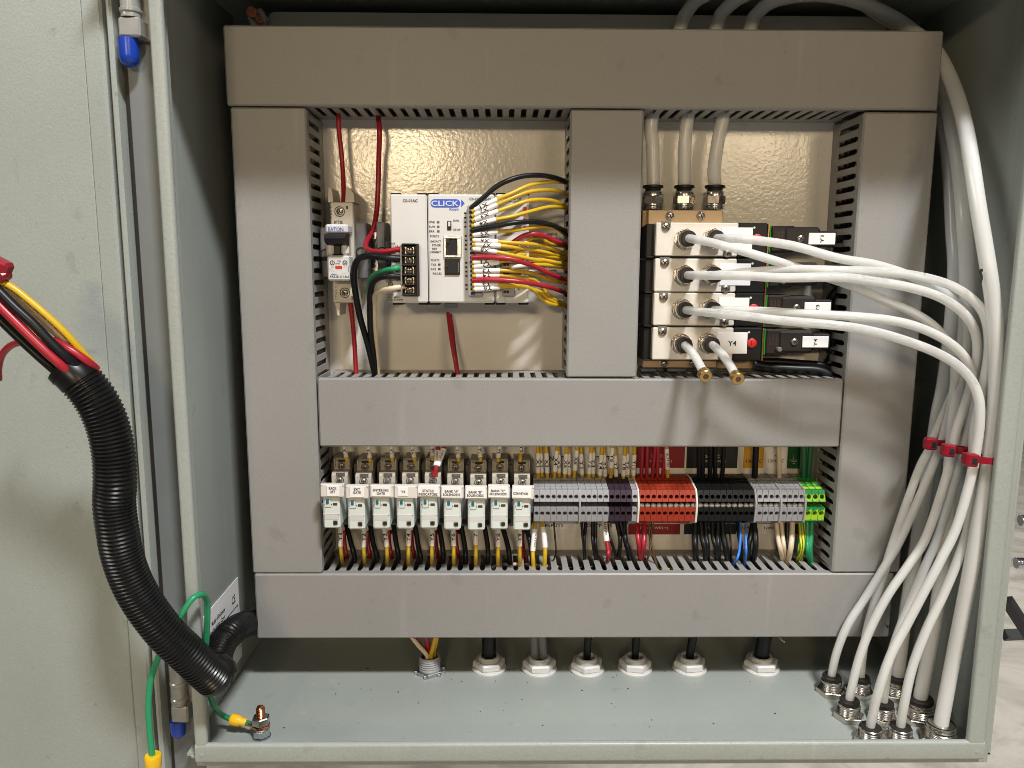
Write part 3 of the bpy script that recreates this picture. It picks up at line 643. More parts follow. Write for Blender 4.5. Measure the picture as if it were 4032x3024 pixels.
for i in range(6): zbox('jack_pin', 'nickel', B5, 424, 925+i*19, 432, 932+i*19, yp-.0021, yp-.0016, 0, cpu)
zbox('jack_key', 'soft', B5, 284, 930, 318, 970, yp-.0022, yp-.0013, 0, cpu)
zbox('terminal_plug', 'tgrey', B5, 528, 300, 600, 1290, yp-.0075, yp, .0006, cpu)
for i in range(20): zbox('plug_slot', 'dark', B5, 546+i*.9, 314+i*49, 588+i*.9, 340+i*49, yp-.0080, yp-.0072, 0, cpu)
zbox('plug_foot', 'tgrey', B5, 590, 1250, 690, 1296, yp-.005, yp, .0006, cpu)
txtz(B5, 'C0-08TR', 940, 216, 1110, 242, yt, out); txtz(B5, '100~240V 1A 50-60Hz', 980, 250, 1165, 268, yt, out)
zbox('red_mark', 'redink', B5, 1134, 318, 1172, 370, yt, yt+.0002, 0, out); txtz(B5, 'OUTPUT', 1134, 395, 1170, 560, yt, out, 'redink', 90)
zbox('terminal_plug', 'tgrey', B5, 905, 860, 1045, 1290, yp-.006, yp, .0006, out)
for i in range(8):
    for j in (0, 1): zbox('plug_slot', 'dark', B5, 918+j*34, 885+i*49, 945+j*34, 912+i*49, yp-.0064, yp-.0058, 0, out)
txtz(B5, '8', 1076, 1198, 1096, 1224, yt, out); zbox('printed_line', 'grub', B5, 934, 1295, 938, 1358, yt, yt+.0002, 0, out)
for (x0, y0, x1, y1) in ((1340, 602, 1502, 652), (1335, 1002, 1500, 1032)):
    zbox('side_connector', 'cream', B5, x0-145, y0, x1, y1, -.03, -.02, .0006, out)
zbox('rail_clip', 'tgrey', B5, 275, 1365, 420, 1420, -.03, -.022, .0005, cpu)
# ---- wires of the upper compartment
yq = yp-.009
def path(z, pts): return [z(*p) for p in pts]
def depths(xy, ds):            # spread depths evenly along a list of zoom points
    n = len(xy); m = len(ds); out = []
    for i, (x, y) in enumerate(xy):
        t = i/(n-1)*(m-1); k = min(int(t), m-2); out.append((x, y, ds[k]+(ds[k+1]-ds[k])*(t-k)))
    return out
RW = .00152
def up(z, xy, ds, zend=None, xend=None, zstart=None):
    P = path(z, depths(xy, ds))
    if zend is not None:
        P[-1] = z.z(xy[-1][0], xy[-1][1], zend)
        if not -.047 < P[-1].y < -.013:
            y = max(-.046, min(-.020, P[-1].y)) if P[-1].y < 0 else -.026
            P[-1] = z(xy[-1][0], xy[-1][1], y); P[-1].z = zend
    if zstart is not None: P[0] = z.z(xy[0][0], xy[0][1], zstart)
    if xend is not None: P[-1] = z.x(xy[-1][0], xy[-1][1], xend)
    return P
wire('red', up(A4, [(268, 80), (274, 200), (288, 330), (298, 470), (303, 625)], [-.03, -.022, -.022, -.03], zstart=zT2+.003), .0019, 'red wire dropping from the top duct straight into the circuit breaker')
wire('red', up(A4, [(500, 98), (510, 200), (506, 350), (502, 520), (492, 680), (470, 780), (432, 852), (442, 893), (520, 906), (640, 888)], [-.03, -.02, -.018, -.022, -.04, -.066, yq+.003], zstart=zT2+.003), .0021, 'red wire looping from the top duct to the top terminal of the power supply')
wire('red', up(A4, [(341, 1200), (352, 1300), (364, 1440), (374, 1602)], [-.032, -.026, -.024], zend=zM1-.006), .0019, 'red wire from the bottom of the circuit breaker into the middle duct')
wire('wblack', up(A4, [(640, 946), (560, 942), (470, 930), (400, 940), (366, 985), (360, 1060), (372, 1160), (400, 1300), (440, 1440), (490, 1622)], [yq+.004, yq, -.066, -.058, -.045, -.036, -.034], zend=zM1-.006), .0026, 'thick black wire bending from the second power supply terminal down past the breaker')
wire('green', up(A4, [(640, 998), (590, 1004), (520, 1022), (468, 1052), (450, 1110), (452, 1200), (466, 1380), (486, 1500), (497, 1620)], [yq+.004, yq, -.062, -.05, -.038, -.03, -.027], zend=zM1-.006), .0021, 'green earth wire bending from the middle power supply terminal down to the duct')
wire('wblack', up(A4, [(640, 1052), (560, 1048), (500, 1060), (468, 1095), (456, 1160), (454, 1250), (458, 1380), (475, 1500), (494, 1622)], [yq+.004, yq, -.066, -.055, -.042, -.034, -.031], zend=zM1-.006), .0024, 'black wire running down against the green earth wire')
wire('wwhite', up(A4, [(652, 1108), (580, 1120), (512, 1136), (484, 1160), (476, 1210), (480, 1320), (492, 1450), (503, 1615)], [yq+.004, yq, -.064, -.052, -.04, -.034, -.03], zend=zM1-.006), .0021, 'cream wire from the lowest power supply terminal down to the duct')
wire('red', up(A4, [(909, 1262), (917, 1330), (932, 1440), (950, 1540), (970, 1630)], [-.012, -.02, -.03, -.032], zend=zM1-.006), .0017, 'short red wire leaving the underside of the controller')
wire('red', up(A4, [(921, 1268), (934, 1350), (946, 1460), (960, 1560), (974, 1632)], [-.010, -.014, -.024, -.028], zend=zM1-.006), .0016, 'darker red wire close behind the short one under the controller')
XE = xVl+.0022
GP = 'yellow wires fanned out from the controller'
def pw(col, xy, ds, label, sl=None, t=None, z=B5, r=RW):
    P = up(z, xy, ds, xend=XE)
    dz = [d for _, _, d in depths(xy, ds)]
    s = None
    if sl: s = (z(sl[0][0], sl[0][1], dz[0]), z(sl[1][0], sl[1][1], dz[1]))
    wire(col, P, r, label, GP if col == 'yellow' else None, s, t, flip=True, per=7, tht=.0034 if t else None, tln=.0066 if t else None)
D0 = [yq, yq-.004, yq-.004, yq+.004, -.052, -.042]
pw('wblack', [(570, 325), (690, 225), (830, 105), (960, 35), (1120, -15), (1300, -28), (1460, -5), (1560, 28), (1625, 55)], D0, 'black wire arching highest from the top of the controller terminal row', r=.0019)
for k, (xy, s0, s1, t, lab) in enumerate((
    ([(580, 364), (690, 312), (850, 235), (1000, 172), (1200, 82), (1400, 45), (1530, 42), (1632, 66)], (618, 346), (848, 236), 'X1', 'topmost yellow wire of the fan, marked X1'),
    ([(580, 418), (690, 365), (850, 290), (1000, 225), (1200, 152), (1400, 133), (1530, 148), (1628, 192)], (606, 405), (846, 292), 'X2', 'yellow wire of the fan, marked X2, below the topmost one'),
    ([(580, 468), (700, 420), (858, 362), (1000, 312), (1200, 248), (1400, 240), (1530, 275), (1626, 328)], (612, 456), (856, 363), 'X3', 'yellow wire of the fan, marked X3'),
    ([(578, 526), (690, 495), (838, 455), (1000, 425), (1200, 370), (1400, 320), (1530, 318), (1626, 336)], (606, 518), (836, 456), 'X4', 'yellow wire marked X4 just above the lower black wire'),
    ([(582, 625), (700, 608), (856, 588), (1050, 570), (1250, 540), (1400, 536), (1510, 560), (1616, 640)], (608, 622), (855, 588), 'X5', 'yellow wire marked X5 just below the lower black wire'),
    ([(582, 680), (700, 685), (856, 695), (1040, 710), (1200, 720), (1350, 740), (1480, 782), (1614, 842)], (608, 681), (854, 695), 'X6', 'yellow wire of the fan, marked X6'),
    ([(582, 726), (720, 732), (886, 742), (1050, 760), (1250, 785), (1450, 830), (1614, 878)], (622, 728), (884, 742), 'X7', 'yellow wire of the fan, marked X7'),
    ([(578, 772), (700, 788), (846, 808), (1000, 840), (1200, 880), (1380, 920), (1500, 955), (1614, 986)], (596, 775), (844, 808), 'X8', 'yellow wire marked X8 crossing over the upper red wire'),
    ([(582, 922), (700, 914), (852, 902), (980, 872), (1100, 838), (1260, 832), (1450, 862), (1614, 888)], (606, 921), (850, 902), 'Y1', 'yellow wire marked Y1 under the upper red wire'),
    ([(584, 972), (720, 948), (872, 915), (960, 905), (1100, 915), (1300, 935), (1480, 960), (1612, 990)], (614, 966), (870, 916), 'Y2', 'yellow wire marked Y2 under the upper red wire'),
    ([(588, 1018), (720, 1014), (880, 1008), (1010, 1014), (1160, 1026), (1300, 1060), (1420, 1112), (1612, 1140)], (612, 1018), (878, 1008), 'Y3', 'yellow wire of the fan, marked Y3'),
    ([(584, 1070), (720, 1066), (872, 1064), (1000, 1072), (1150, 1088), (1260, 1115), (1345, 1200), (1430, 1300), (1606, 1384)], (614, 1070), (870, 1064), 'Y4', 'yellow wire marked Y4 above the lowest red wire'),
    ([(584, 1165), (720, 1163), (858, 1162), (1000, 1165), (1150, 1185), (1250, 1228), (1350, 1325), (1450, 1380), (1604, 1392)], (604, 1165), (856, 1162), 'Y5', 'yellow wire marked Y5 just below the lowest red wire'),
    ([(588, 1216), (730, 1208), (872, 1192), (1040, 1184), (1200, 1205), (1330, 1250), (1430, 1335), (1604, 1398)], (616, 1216), (870, 1193), 'Y6', 'lowest yellow wire of the fan, marked Y6'))):
    dd_ = [yq, yq-.003, yq-.003+.0012*(k % 3), yq+.006+.001*(k % 2), -.050, -.042]
    if k >= 11: dd_ = [yq, yq-.002, yq+.002, -.064, -.05, -.040]
    pw('yellow', xy, dd_, lab, s0 and (s0, s1), t)
pw('wblack', [(572, 576), (700, 550), (850, 522), (1000, 495), (1150, 480), (1300, 484), (1450, 515), (1550, 560), (1622, 592)], [yq, yq-.005, yq-.005, yq+.002, -.052, -.042], 'lower black wire crossing the middle of the yellow fan', r=.0019)
pw('red', [(578, 872), (700, 862), (850, 868), (1000, 885), (1150, 927), (1300, 985), (1450, 1055), (1612, 1118)], [yq, yq-.006, yq-.007, yq-.001, -.056, -.042], 'upper long red wire crossing the yellow fan', r=.0019)
pw('red', [(582, 1118), (750, 1108), (950, 1116), (1150, 1138), (1300, 1165), (1450, 1200), (1606, 1258)], [yq, yq-.004, yq-.004, yq+.002, -.056, -.042], 'lowest long red wire crossing the yellow fan', r=.0019)
pw('red', [(1020, 705), (1120, 640), (1210, 612), (1310, 620), (1420, 655), (1520, 702), (1620, 722)], [-.073, -.074, -.070, -.055, -.042], 'short red wire humping up behind the yellow fan', r=.0019)
pw('yellow', [(930, 970), (1060, 964), (1210, 948), (1340, 945), (1480, 955), (1612, 985)], [-.0745, -.0745, -.068, -.055, -.042], 'yellow wire with a white sleeve at the output module, lower of the two', ((1012, 966), (1208, 949)), None)
pw('yellow', [(930, 905), (1080, 897), (1240, 890), (1380, 900), (1500, 925), (1612, 950)], [-.0742, -.074, -.066, -.055, -.042], 'yellow wire marked Y9 at the output module', ((1085, 897), (1238, 890)), 'Y9')
pw('yellow', [(930, 850), (1060, 790), (1180, 690), (1260, 655), (1340, 668), (1430, 720), (1612, 748)], [-.0735, -.073, -.064, -.053, -.042], 'yellow wire with a white sleeve tucked behind the short red wire', ((1080, 770), (1190, 685)), None)
# ================================================================== RELAYS
yr = -.072; y1, y2 = -.030, -.041
RL = [175, 415, 655, 888, 1117, 1345, 1578, 1800, 2022]; RT = [628, 640, 634, 634, 632, 643, 650, 640, 648]
RN = [('RACK\nLIFT', 'RACK LIFT'), ('EXIT\nGATE', 'EXIT GATE'), ('ENTERING\nGATE', 'ENTERING GATE'), ('Y4', 'Y4'), ('STATUS\nINDICATORS', 'STATUS INDICATORS'), ('BANK "A"\nSOLENOIDS', 'BANK A SOLENOIDS'), ('BANK "B"\nSOLENOIDS', 'BANK B SOLENOIDS'), ('BANK "C"\nSOLENOIDS', 'BANK C SOLENOIDS'), ('CONVEYOR', 'CONVEYOR')]
rel = thing('relay', B1(1200, 935, -.01), 'white plug in relay labelled STATUS INDICATORS in the row of nine', 'relay', 'row of nine white relays')
fm = zbox('relay_module', 'mint', B1, 1117, 632, 1281, 941, yr, -.045, .0014, rel)
zbox('base', 'socketd', B1, 1128, 300, 1322, 560, -.022, -.006, .0006, rel)
zbox('base', 'socketd', B1, 1128, 555, 1352, 905, -.034, -.006, .0008, rel)
zbox('clip_wall', 'socketd', B1, 1290, 560, 1350, 770, -.043, -.033, .0006, rel)
c = B1(1330, 860, -.0342); MB().lathe(c, (0, -1, 0), [(.0022, 0), (.0022, .0004), (.0004, .0004)], 12).build('screw_hole', 'dark', rel)
X = B(B1, 1170, 262, 1322, 390, y1)
s1 = MB().prism([(y1, X[2]), (y1, X[3]-.002), (y1+.0025, X[3]), (-.006, X[3]), (-.006, X[2])], 'x', X[0], X[1]).build('terminal_tier', 'socket', rel)
zbox('wire_entry', 'dark', B1, 1212, 276, 1286, 296, y1-.0002, y1+.0002, 0, s1); screw(B1(1244, 333, y1-.0003), B1.mm(27, y1), rel); well(B1(1244, 333, y1), B1.mm(32, y1), s1)
for a in ((1170, 268, 1184, 345), (1310, 268, 1324, 345)): zbox('rib', 'socket', B1, *a, y1-.0018, y1+.0002, .0003, s1)
X = B(B1, 1162, 400, 1315, 560, y2)
s2 = MB().prism([(y2, X[2]), (y2, X[3]-.0022), (y2+.003, X[3]), (-.02, X[3]), (-.02, X[2])], 'x', X[0], X[1]).build('terminal_tier', 'cream', rel)
s2.data.materials[0] = mat('light_socket_plastic', (0.46, 0.42, 0.36), 0.42, vary=0.06, vscale=80)
zbox('wire_entry', 'socketd', B1, 1204, 405, 1288, 438, y2-.0002, y2+.0014, 0, s2); zbox('clamp', 'screw', B1, 1222, 412, 1272, 426, y2-.0004, y2, .0001, s2)
well(B1(1240, 472, y2), B1.mm(34, y2), s2)
# module front details
zbox('latch_frame', 'grub', B1, 1136, 662, 1198, 738, yr-.0002, yr+.001, .0002, fm); zbox('latch_plate', 'mint', B1, 1138, 664, 1195, 736, yr-.0007, yr+.001, .0003, fm)
zbox('latch', 'teal', B1, 1150, 661, 1177, 704, yr-.0015, yr, .0003, fm); zbox('lamp_window', 'amber', B1, 1216, 694, 1258, 718, yr-.0003, yr+.0002, .0001, fm)
for xx in (1130, 1203): zbox('latch_pin', 'dark', B1, xx-3, 704, xx+3, 711, yr-.0004, yr, 0, fm)
zbox('step_edge', 'cream', B1, 1120, 800, 1279, 804, yr-.0003, yr+.001, 0, fm)
zbox('label_field', 'recess', B1, 1132, 806, 1268, 855, yr-.0002, yr+.0004, .0001, fm)
zbox('test_button', 'grub', B1, 1212, 864, 1258, 908, yr-.0007, yr+.0004, .0005, fm); MB().cyl(B1(1238, 885, yr-.0007), (0, -1, 0), .0016, .0003, 12).build('button_slot', 'soft', fm)
rels = []; dW = []
for i in range(9):
    d = B1(RL[i], 780+RT[i]-RT[4], yr) - B1(RL[4], 780, yr); d.y = 0; dW.append(d)
    o = rel if i == 4 else copy_tree(rel, d); rels.append(o)
    o['label'] = 'white plug in relay with the label ' + RN[i][1] + ' above its blue latch'
LB = [(150, 512, 378, 634), (394, 524, 614, 648), (630, 522, 858, 640), (866, 524, 1090, 646), (1090, 520, 1310, 636), (1316, 532, 1536, 650), (1550, 534, 1764, 656), (1772, 524, 1984, 648), (2006, 532, 2218, 656)]
LP = [(212, 522, 332, 622), (436, 526, 574, 634), (644, 522, 830, 626), (902, 540, 998, 622), (1094, 522, 1296, 624), (1328, 534, 1516, 638), (1556, 538, 1752, 642), (1778, 526, 1972, 636), (2008, 540, 2192, 640)]
TXB = [(232, 534, 308, 596), (467, 543, 542, 602), (658, 552, 812, 612), (932, 568, 970, 594), (1100, 558, 1288, 620), (1336, 562, 1505, 624), (1566, 570, 1734, 632), (1786, 558, 1956, 616), (2014, 586, 2164, 612)]
for i, o in enumerate(rels):
    yl_ = yr-.003
    hd = zbox('label_holder', 'cream', B1, *LB[i], yl_, yl_+.006, .0007, o)
    hd.rotation_euler = (0, math.radians(random.uniform(.5, 1.6)), 0)
    for xx in (LB[i][0]+9, LB[i][2]-9): zbox('holder_lug', 'cream', B1, xx-9, LB[i][1]-4, xx+9, LB[i][1]+12, yl_-.0006, yl_+.003, .0003, hd)
    lp = zbox('paper_label', 'paper', B1, *LP[i], yl_-.0006, yl_-.0001, .0001, hd)
    txtz(B1, RN[i][0], *TXB[i], yl_-.0009, lp)
# ---- relay wires
zk = zM2-.004
RG1, RG2, RG3 = 'yellow wires at the relay tops', 'yellow wires under the relays', 'black wires under the relays'
tops = [(383, 120, 405, 270), (620, 120, 630, 275), (838, 120, 848, 270), (1040, 120, 1062, 270), (1240, 120, 1236, 258), (1478, 120, 1488, 272), (1693, 120, 1700, 266), (1888, 120, 1872, 270), (2102, 120, 2085, 270)]
for i, (a, b, c_, d) in enumerate(tops):
    P = [B1(a, b, -.026), B1((a+c_)/2-2, (b+d)/2, -.0285), B1(c_, d-8, -.0315), B1(c_+2, d+12, -.0305)]
    wire('yellow', P, .00165, 'yellow wire with a white marker entering the top of the relay labelled ' + RN[i][1], RG1, (P[0], B1((a+c_*3)/4, d-18 if i < 8 else d-66, -.031)), 'Y%d' % (i+1), tht=.0031, tln=.0060)
for k, (xa, xb) in enumerate(((1362, 1244), (1290, 1262))):
    P = [B1(xa, 100, -.034), B1((xa*2+xb)/3, 230, -.040), B1((xa+2*xb)/3, 330, -.046), B1(xb, 425, -.046)]
    wire('red', P, .0019, 'red wire with an INDICATOR sleeve in front of the STATUS INDICATORS relay' if k == 0 else 'red wire behind the one with the INDICATOR sleeve', None, (B1(xa-8, 180, -.037), B1(xb+40, 335, -.046)), 'INDICATOR', tht=.0016, tln=.013, per=8)
bots = [((345, 900), (348, 1110), (366, 1290)), ((575, 900), (572, 1118), (582, 1300)), ((766, 900), (795, 1112), (800, 1302)), ((1010, 900), (1003, 1104), (1003, 1310)), ((1235, 900), (1230, 1106), (1232, 1312)), ((1435, 900), (1440, 1104), (1443, 1318)), ((1655, 900), (1655, 1094), (1655, 1328)), ((1875, 900), (1870, 1110), (1870, 1328)), ((2080, 900), (2078, 1108), (2082, 1332))]
for i, (a, b, c_) in enumerate(bots):
    P = [B1(a[0], a[1], -.034), B1((a[0]+b[0])/2, (a[1]+b[1])/2, -.042), B1(b[0], b[1], -.045), B1((b[0]+c_[0])/2, (b[1]+c_[1])/2, -.046), B1.z(c_[0], c_[1], zB1-.006)]
    wire('yellow', P, .00175, 'yellow wire with a white marker leaving the bottom of the relay labelled ' + RN[i][1], RG2, (P[2], P[0]), None, per=6)
    par = [o for o in bpy.data.objects if o.name.startswith('marker_sleeve')][-1]
    sl = max((o for o in bpy.data.objects if o.name.startswith('marker_sleeve')), key=lambda o: int(o.name.split('.')[1]) if '.' in o.name else 0)
    q0, q1 = B1(a[0]+(b[0]-a[0])*.72, 1060, -.0440), B1(a[0]+(b[0]-a[0])*.38, 985, -.0420)
    wrap_text('Y%d' % (i+1), q0, q1, .00175*1.27, .0036, .0068, sl)
blk = [[(402, 895), (440, 1050), (482, 1210), (474, 1290)], [(634, 895), (662, 1080), (700, 1210), (672, 1300)], [(858, 895), (880, 1050), (905, 1200), (893, 1310)], [(1066, 895), (1098, 1100), (1124, 1230), (1112, 1310)], [(1298, 895), (1324, 1050), (1342, 1200), (1330, 1315)], [(1514, 905), (1548, 1100), (1558, 1230), (1548, 1320)], [(1738, 910), (1770, 1100), (1772, 1230), (1764, 1322)], [(1916, 930), (1962, 1090), (1982, 1220), (1980, 1326)], [(2146, 930), (2182, 1080), (2200, 1220), (2190, 1330)]]
for i, q in enumerate(blk):
    P = [B1(*q[0], -.024), B1(*q[1], -.032), B1(*q[2], -.036), B1.z(*q[3], zB1-.006)]
    wire('wblack', P, .0022, 'black wire running down beside the relay labelled ' + RN[i][1], RG3)
for i, (x, y) in enumerate(((378, 965), (606, 965), (812, 965), (1032, 965), (1262, 965), (1460, 965), (2102, 965))):
    P = [B1(x+40, y+5, -.016), B1(x+12, y+6, -.018), B1(x+2, y+40, -.019), B1(x+10, y+140, -.02), B1(x+26, y+225, -.022), B1.z(x+34, y+300, zB1-.006)]
    wire('red', P, .0018, 'dark red wire hooked behind the yellow wire under the relay labelled ' + RN[i if i < 6 else 8][1], 'red wires hooked under the relays')
# ================================================================== TERMINAL BLOCKS
yu = -.046
zz = lambda yy, d: B2(600, yy, d).z
def tprof():
    pr = [(-.006, zz(505, -.020)), (-.0205, zz(505, -.0205)), (-.0225, zz(534, -.0245)), (-.0255, zz(538, -.0255)), (-.0275, zz(562, -.029)), (-.0305, zz(566, -.0305)), (-.0325, zz(592, -.034)), (-.0355, zz(598, -.0355)), (-.0375, zz(622, -.039)), (-.0410, zz(630, -.041))]
    return pr
zu1, zu0 = zz(634, -.042), zz(762, yu); zl1, zl0 = zz(828, yu), zz(975, -.044)
def term_mesh(p, w_, hole=True, m='tgrey'):
    b = MB(); x0, x1 = -w_/2, w_/2
    pr = tprof() + [(-.042, zu1)]; bk = -.030
    body = pr + [(-.042+.012, zu1), (bk, zu0+.001), (bk, zl1-.001), (-.030, zl0), (-.026, zz(1005, -.028)), (-.006, zz(1005, -.012))]
    b.prism(body, 'x', x0, x1)
    for z1, z0, ya, yb_, hy in ((zu1, zu0, -.0422, yu, zz(715, yu)), (zl1, zl0, yu, -.044, zz(892, yu))):
        r = w_*.39
        b.holeplate(x0, x1, ya, z0, z1, 0, hy, r, .009, 14, y2=yb_)
        # sides, top and bottom of the clamp housing
        b.add([(x0, ya, z1), (x1, ya, z1), (x1, -.029, z1), (x0, -.029, z1), (x0, yb_, z0), (x1, yb_, z0), (x1, -.029, z0), (x0, -.029, z0)], [(0, 1, 2, 3), (7, 6, 5, 4), (0, 3, 7, 4), (1, 5, 6, 2)])
    me = bpy.data.meshes.new('terminal_block'); ctr = Vector((0, -.026, zz(1005, -.028)))
    me.from_pydata([v-ctr for v in b.v], [], b.f); me.update(); me.materials.append(MT[m]); return me, ctr
pw_ = (B2(609, 715, yu)-B2(175, 715, yu)).x/7
TMESH = {}
js = MB().lathe((0, 0, 0), (0, -1, 0), [(1, -.6), (1, .25), (.8, .5), (.3, .6)], 12); jm = bpy.data.meshes.new('jumper_screw'); jm.from_pydata(js.v, [], js.f); jm.update(); jm.materials.append(MT['clearp']); jm.polygons.foreach_set('use_smooth', [True]*len(jm.polygons))
jsl = MB().box(-.7, .7, -.66, -.4, -.14, .14); jslm = bpy.data.meshes.new('screw_slot'); jslm.from_pydata(jsl.v, [], jsl.f); jslm.update(); jslm.materials.append(MT['socket'])
def terminal(z, x, m, lab, grp, jumper, wf=.955):
    if m not in TMESH: TMESH[m] = term_mesh(None, pw_*wf*(1.16 if m == 'earth' else 1), True, m)
    me, ctr = TMESH[m]; xx = z(x, 715, yu).x
    wf = wf*1.16 if m == 'earth' else wf
    o = put('terminal_block', me, (xx, ctr.y, ctr.z), None, lab, 'terminal block', grp)
    dk = box('clamp_recess', 'dark', xx-pw_*.44, xx+pw_*.44, -.0306, -.0301, zl1-.0012, zu0+.0012, 0, o)
    if jumper:
        j = put('jumper_screw', jm, (xx, -.0425, z(x, 800, -.0425).z), o, scale=pw_*.49)
        sl = bpy.data.objects.new('screw_slot', jslm); COL.objects.link(sl); sl.parent = j; ORG[sl.name] = Vector((0, 0, 0)); sl.rotation_euler = (0, random.uniform(-1.3, 1.3), 0)
    return o
def row(z, xs, m, colour, ref, jumper, grp):
    for i, x in enumerate(xs):
        terminal(z, x, m, '%s terminal block, %s counting from %s' % (colour, ORD[i], ref), grp, jumper)
row(B2, (175, 237, 299, 361, 423, 485, 547, 608), 'tgrey', 'plain grey', 'the CONVEYOR relay', False, 'grey input terminal blocks')
row(B2, (685, 747, 808, 871, 934), 'tgrey', 'grey', 'the thin divider after the inputs', False, 'grey output terminal blocks')
row(B2, (997, 1060, 1123, 1186), 'tpurple', 'dark purple stained', 'the grey output blocks', False, 'purple stained terminal blocks')
row(B2, (1250,), 'tgrey', 'single grey', 'between the purple blocks and the red ones', False, None)
row(B2, (1330, 1393, 1456, 1518, 1580, 1643, 1705, 1767, 1830, 1892), 'tred', 'orange red', 'the grey blocks', True, 'orange red terminal blocks')
row(B3, (310, 373, 436, 498, 560, 624, 687, 750, 812, 870), 'tblack', 'black', 'the orange red blocks', True, 'black terminal blocks')
row(B3, (956, 1020, 1083, 1145), 'tgrey', 'light grey', 'the black blocks', True, 'grey mains terminal blocks')
row(B3, (1222, 1285, 1347, 1409), 'tgrey', 'light grey', 'the divider within the mains blocks', True, 'grey mains terminal blocks')
row(B3, (1488, 1560, 1632), 'earth', 'green and yellow mottled', 'the light grey blocks', False, 'green and yellow earth terminal blocks')
def divider(z, x, m, lab, wd):
    xx = z(x, 715, yu).x; pr = [(a-.0012, b+.0008) for a, b in tprof()] + [(-.0475, zu0), (-.0478, zl1), (-.0455, zl0-.0005), (-.026, zz(1008, -.028)), (-.006, zz(1008, -.012))]
    MB().prism(pr, 'x', xx-wd/2, xx+wd/2).build('end_plate', m, None, lab, 'end plate')
divider(B2, 647, 'tgrey', 'thin grey end plate between the input and output blocks', .0013)
divider(B2, 1287, 'cream', 'pale end plate between the grey and orange red blocks', .0013)
divider(B2, 1921, 'cream', 'pale end plate between the orange red and black blocks', .0014)
divider(B3, 907, 'tgrey', 'pale grey end plate between the black and light grey blocks', .0016)
divider(B3, 1180, 'tgrey', 'thin grey end plate in the middle of the light grey blocks', .0013)
divider(B3, 1444, 'tgrey', 'thin grey end plate between the light grey and earth blocks', .0012)
# ---- stickers on the panel above and below the blocks
def sticker(z, a, m, lab, lines, ink='pale', bg=True):
    X = B(z, *a, -.0008)
    o = box('sticker', m, X[0], X[1], -.0006, -.0001, X[2], X[3], .0001, None, label=lab, cat='sticker')
    for t, q in lines: txtz(z, t, *q, -.0008, o, ink)
    return o
sticker(B2, (1250, 120, 1788, 395), 'redlabel', 'dark red sticker on the panel above the orange red blocks', [('24VDC', (1420, 245, 1590, 282)), ('POSITIVE(+)', (1350, 305, 1655, 340))])
sticker(B3, (150, 120, 705, 398), 'blacklabel', 'black sticker on the panel above the black blocks', [('24VDC', (348, 250, 510, 285)), ('NEGATIVE(-)', (290, 305, 580, 342))], 'pale')
sticker(B3, (772, 120, 990, 398), 'yellowlabel', 'yellow sticker on the panel above the light grey blocks', [('L', (858, 250, 878, 284)), ('120VAC', (795, 302, 968, 338))], 'ink')
sticker(B3, (1010, 120, 1240, 402), 'paper', 'white mains sticker on the panel between the yellow and green ones', [('N', (1110, 248, 1132, 280)), ('120VAC', (1038, 300, 1210, 336))], 'ink')
sg = sticker(B3, (1250, 120, 1386, 402), 'greenlabel', 'green sticker with an earth sign on the panel above the mottled blocks', [])
for a in ((1313, 255, 1317, 308), (1266, 306, 1362, 311), (1290, 324, 1344, 329), (1304, 342, 1330, 347)): zbox('earth_sign', 'pale', B3, *a, -.0010, -.0008, 0, sg)
for a, lab in (((270, 170, 620, 360), 'white sticker reading INPUTS on the panel above the grey blocks'), ((690, 170, 1225, 360), 'white sticker reading OUTPUTS on the panel above the grey blocks')):
    t = lab.split()[3]; q = (295, 262, 520, 316) if t == 'INPUTS' else (725, 262, 1010, 316)
    sticker(B2, a, 'paper', lab, [(t, q)], 'ink')
sticker(B2, (235, 960, 560, 1060), 'paper', 'white sticker reading INPUTS on the panel below the grey blocks', [('INPUTS', (262, 1002, 470, 1040))], 'ink')
sticker(B2, (660, 960, 1150, 1060), 'paper', 'white sticker reading OUTPUTS on the panel below the grey blocks', [('OUTPUTS', (712, 1004, 1002, 1042))], 'ink')
sticker(B2, (1176, 960, 1738, 1120), 'redlabel', 'dark red sticker on the panel below the orange red blocks', [('POSITIVE(+)', (1298, 1032, 1612, 1068))])
sticker(B3, (122, 960, 690, 1118), 'blacklabel', 'black sticker on the panel below the black blocks', [('NEGATIVE(-)', (260, 1032, 560, 1064))])
sticker(B3, (746, 960, 920, 1114), 'yellowlabel', 'yellow sticker on the panel below the light grey blocks', [('120VAC', (750, 1026, 905, 1058))], 'ink')
sticker(B3, (965, 960, 1200, 1114), 'paper', 'white mains sticker on the panel below the light grey blocks', [('120VAC', (990, 1032, 1150, 1064))], 'ink')
sticker(B3, (1305, 960, 1382, 1114), 'greenlabel', 'green sticker on the panel below the mottled blocks', [])
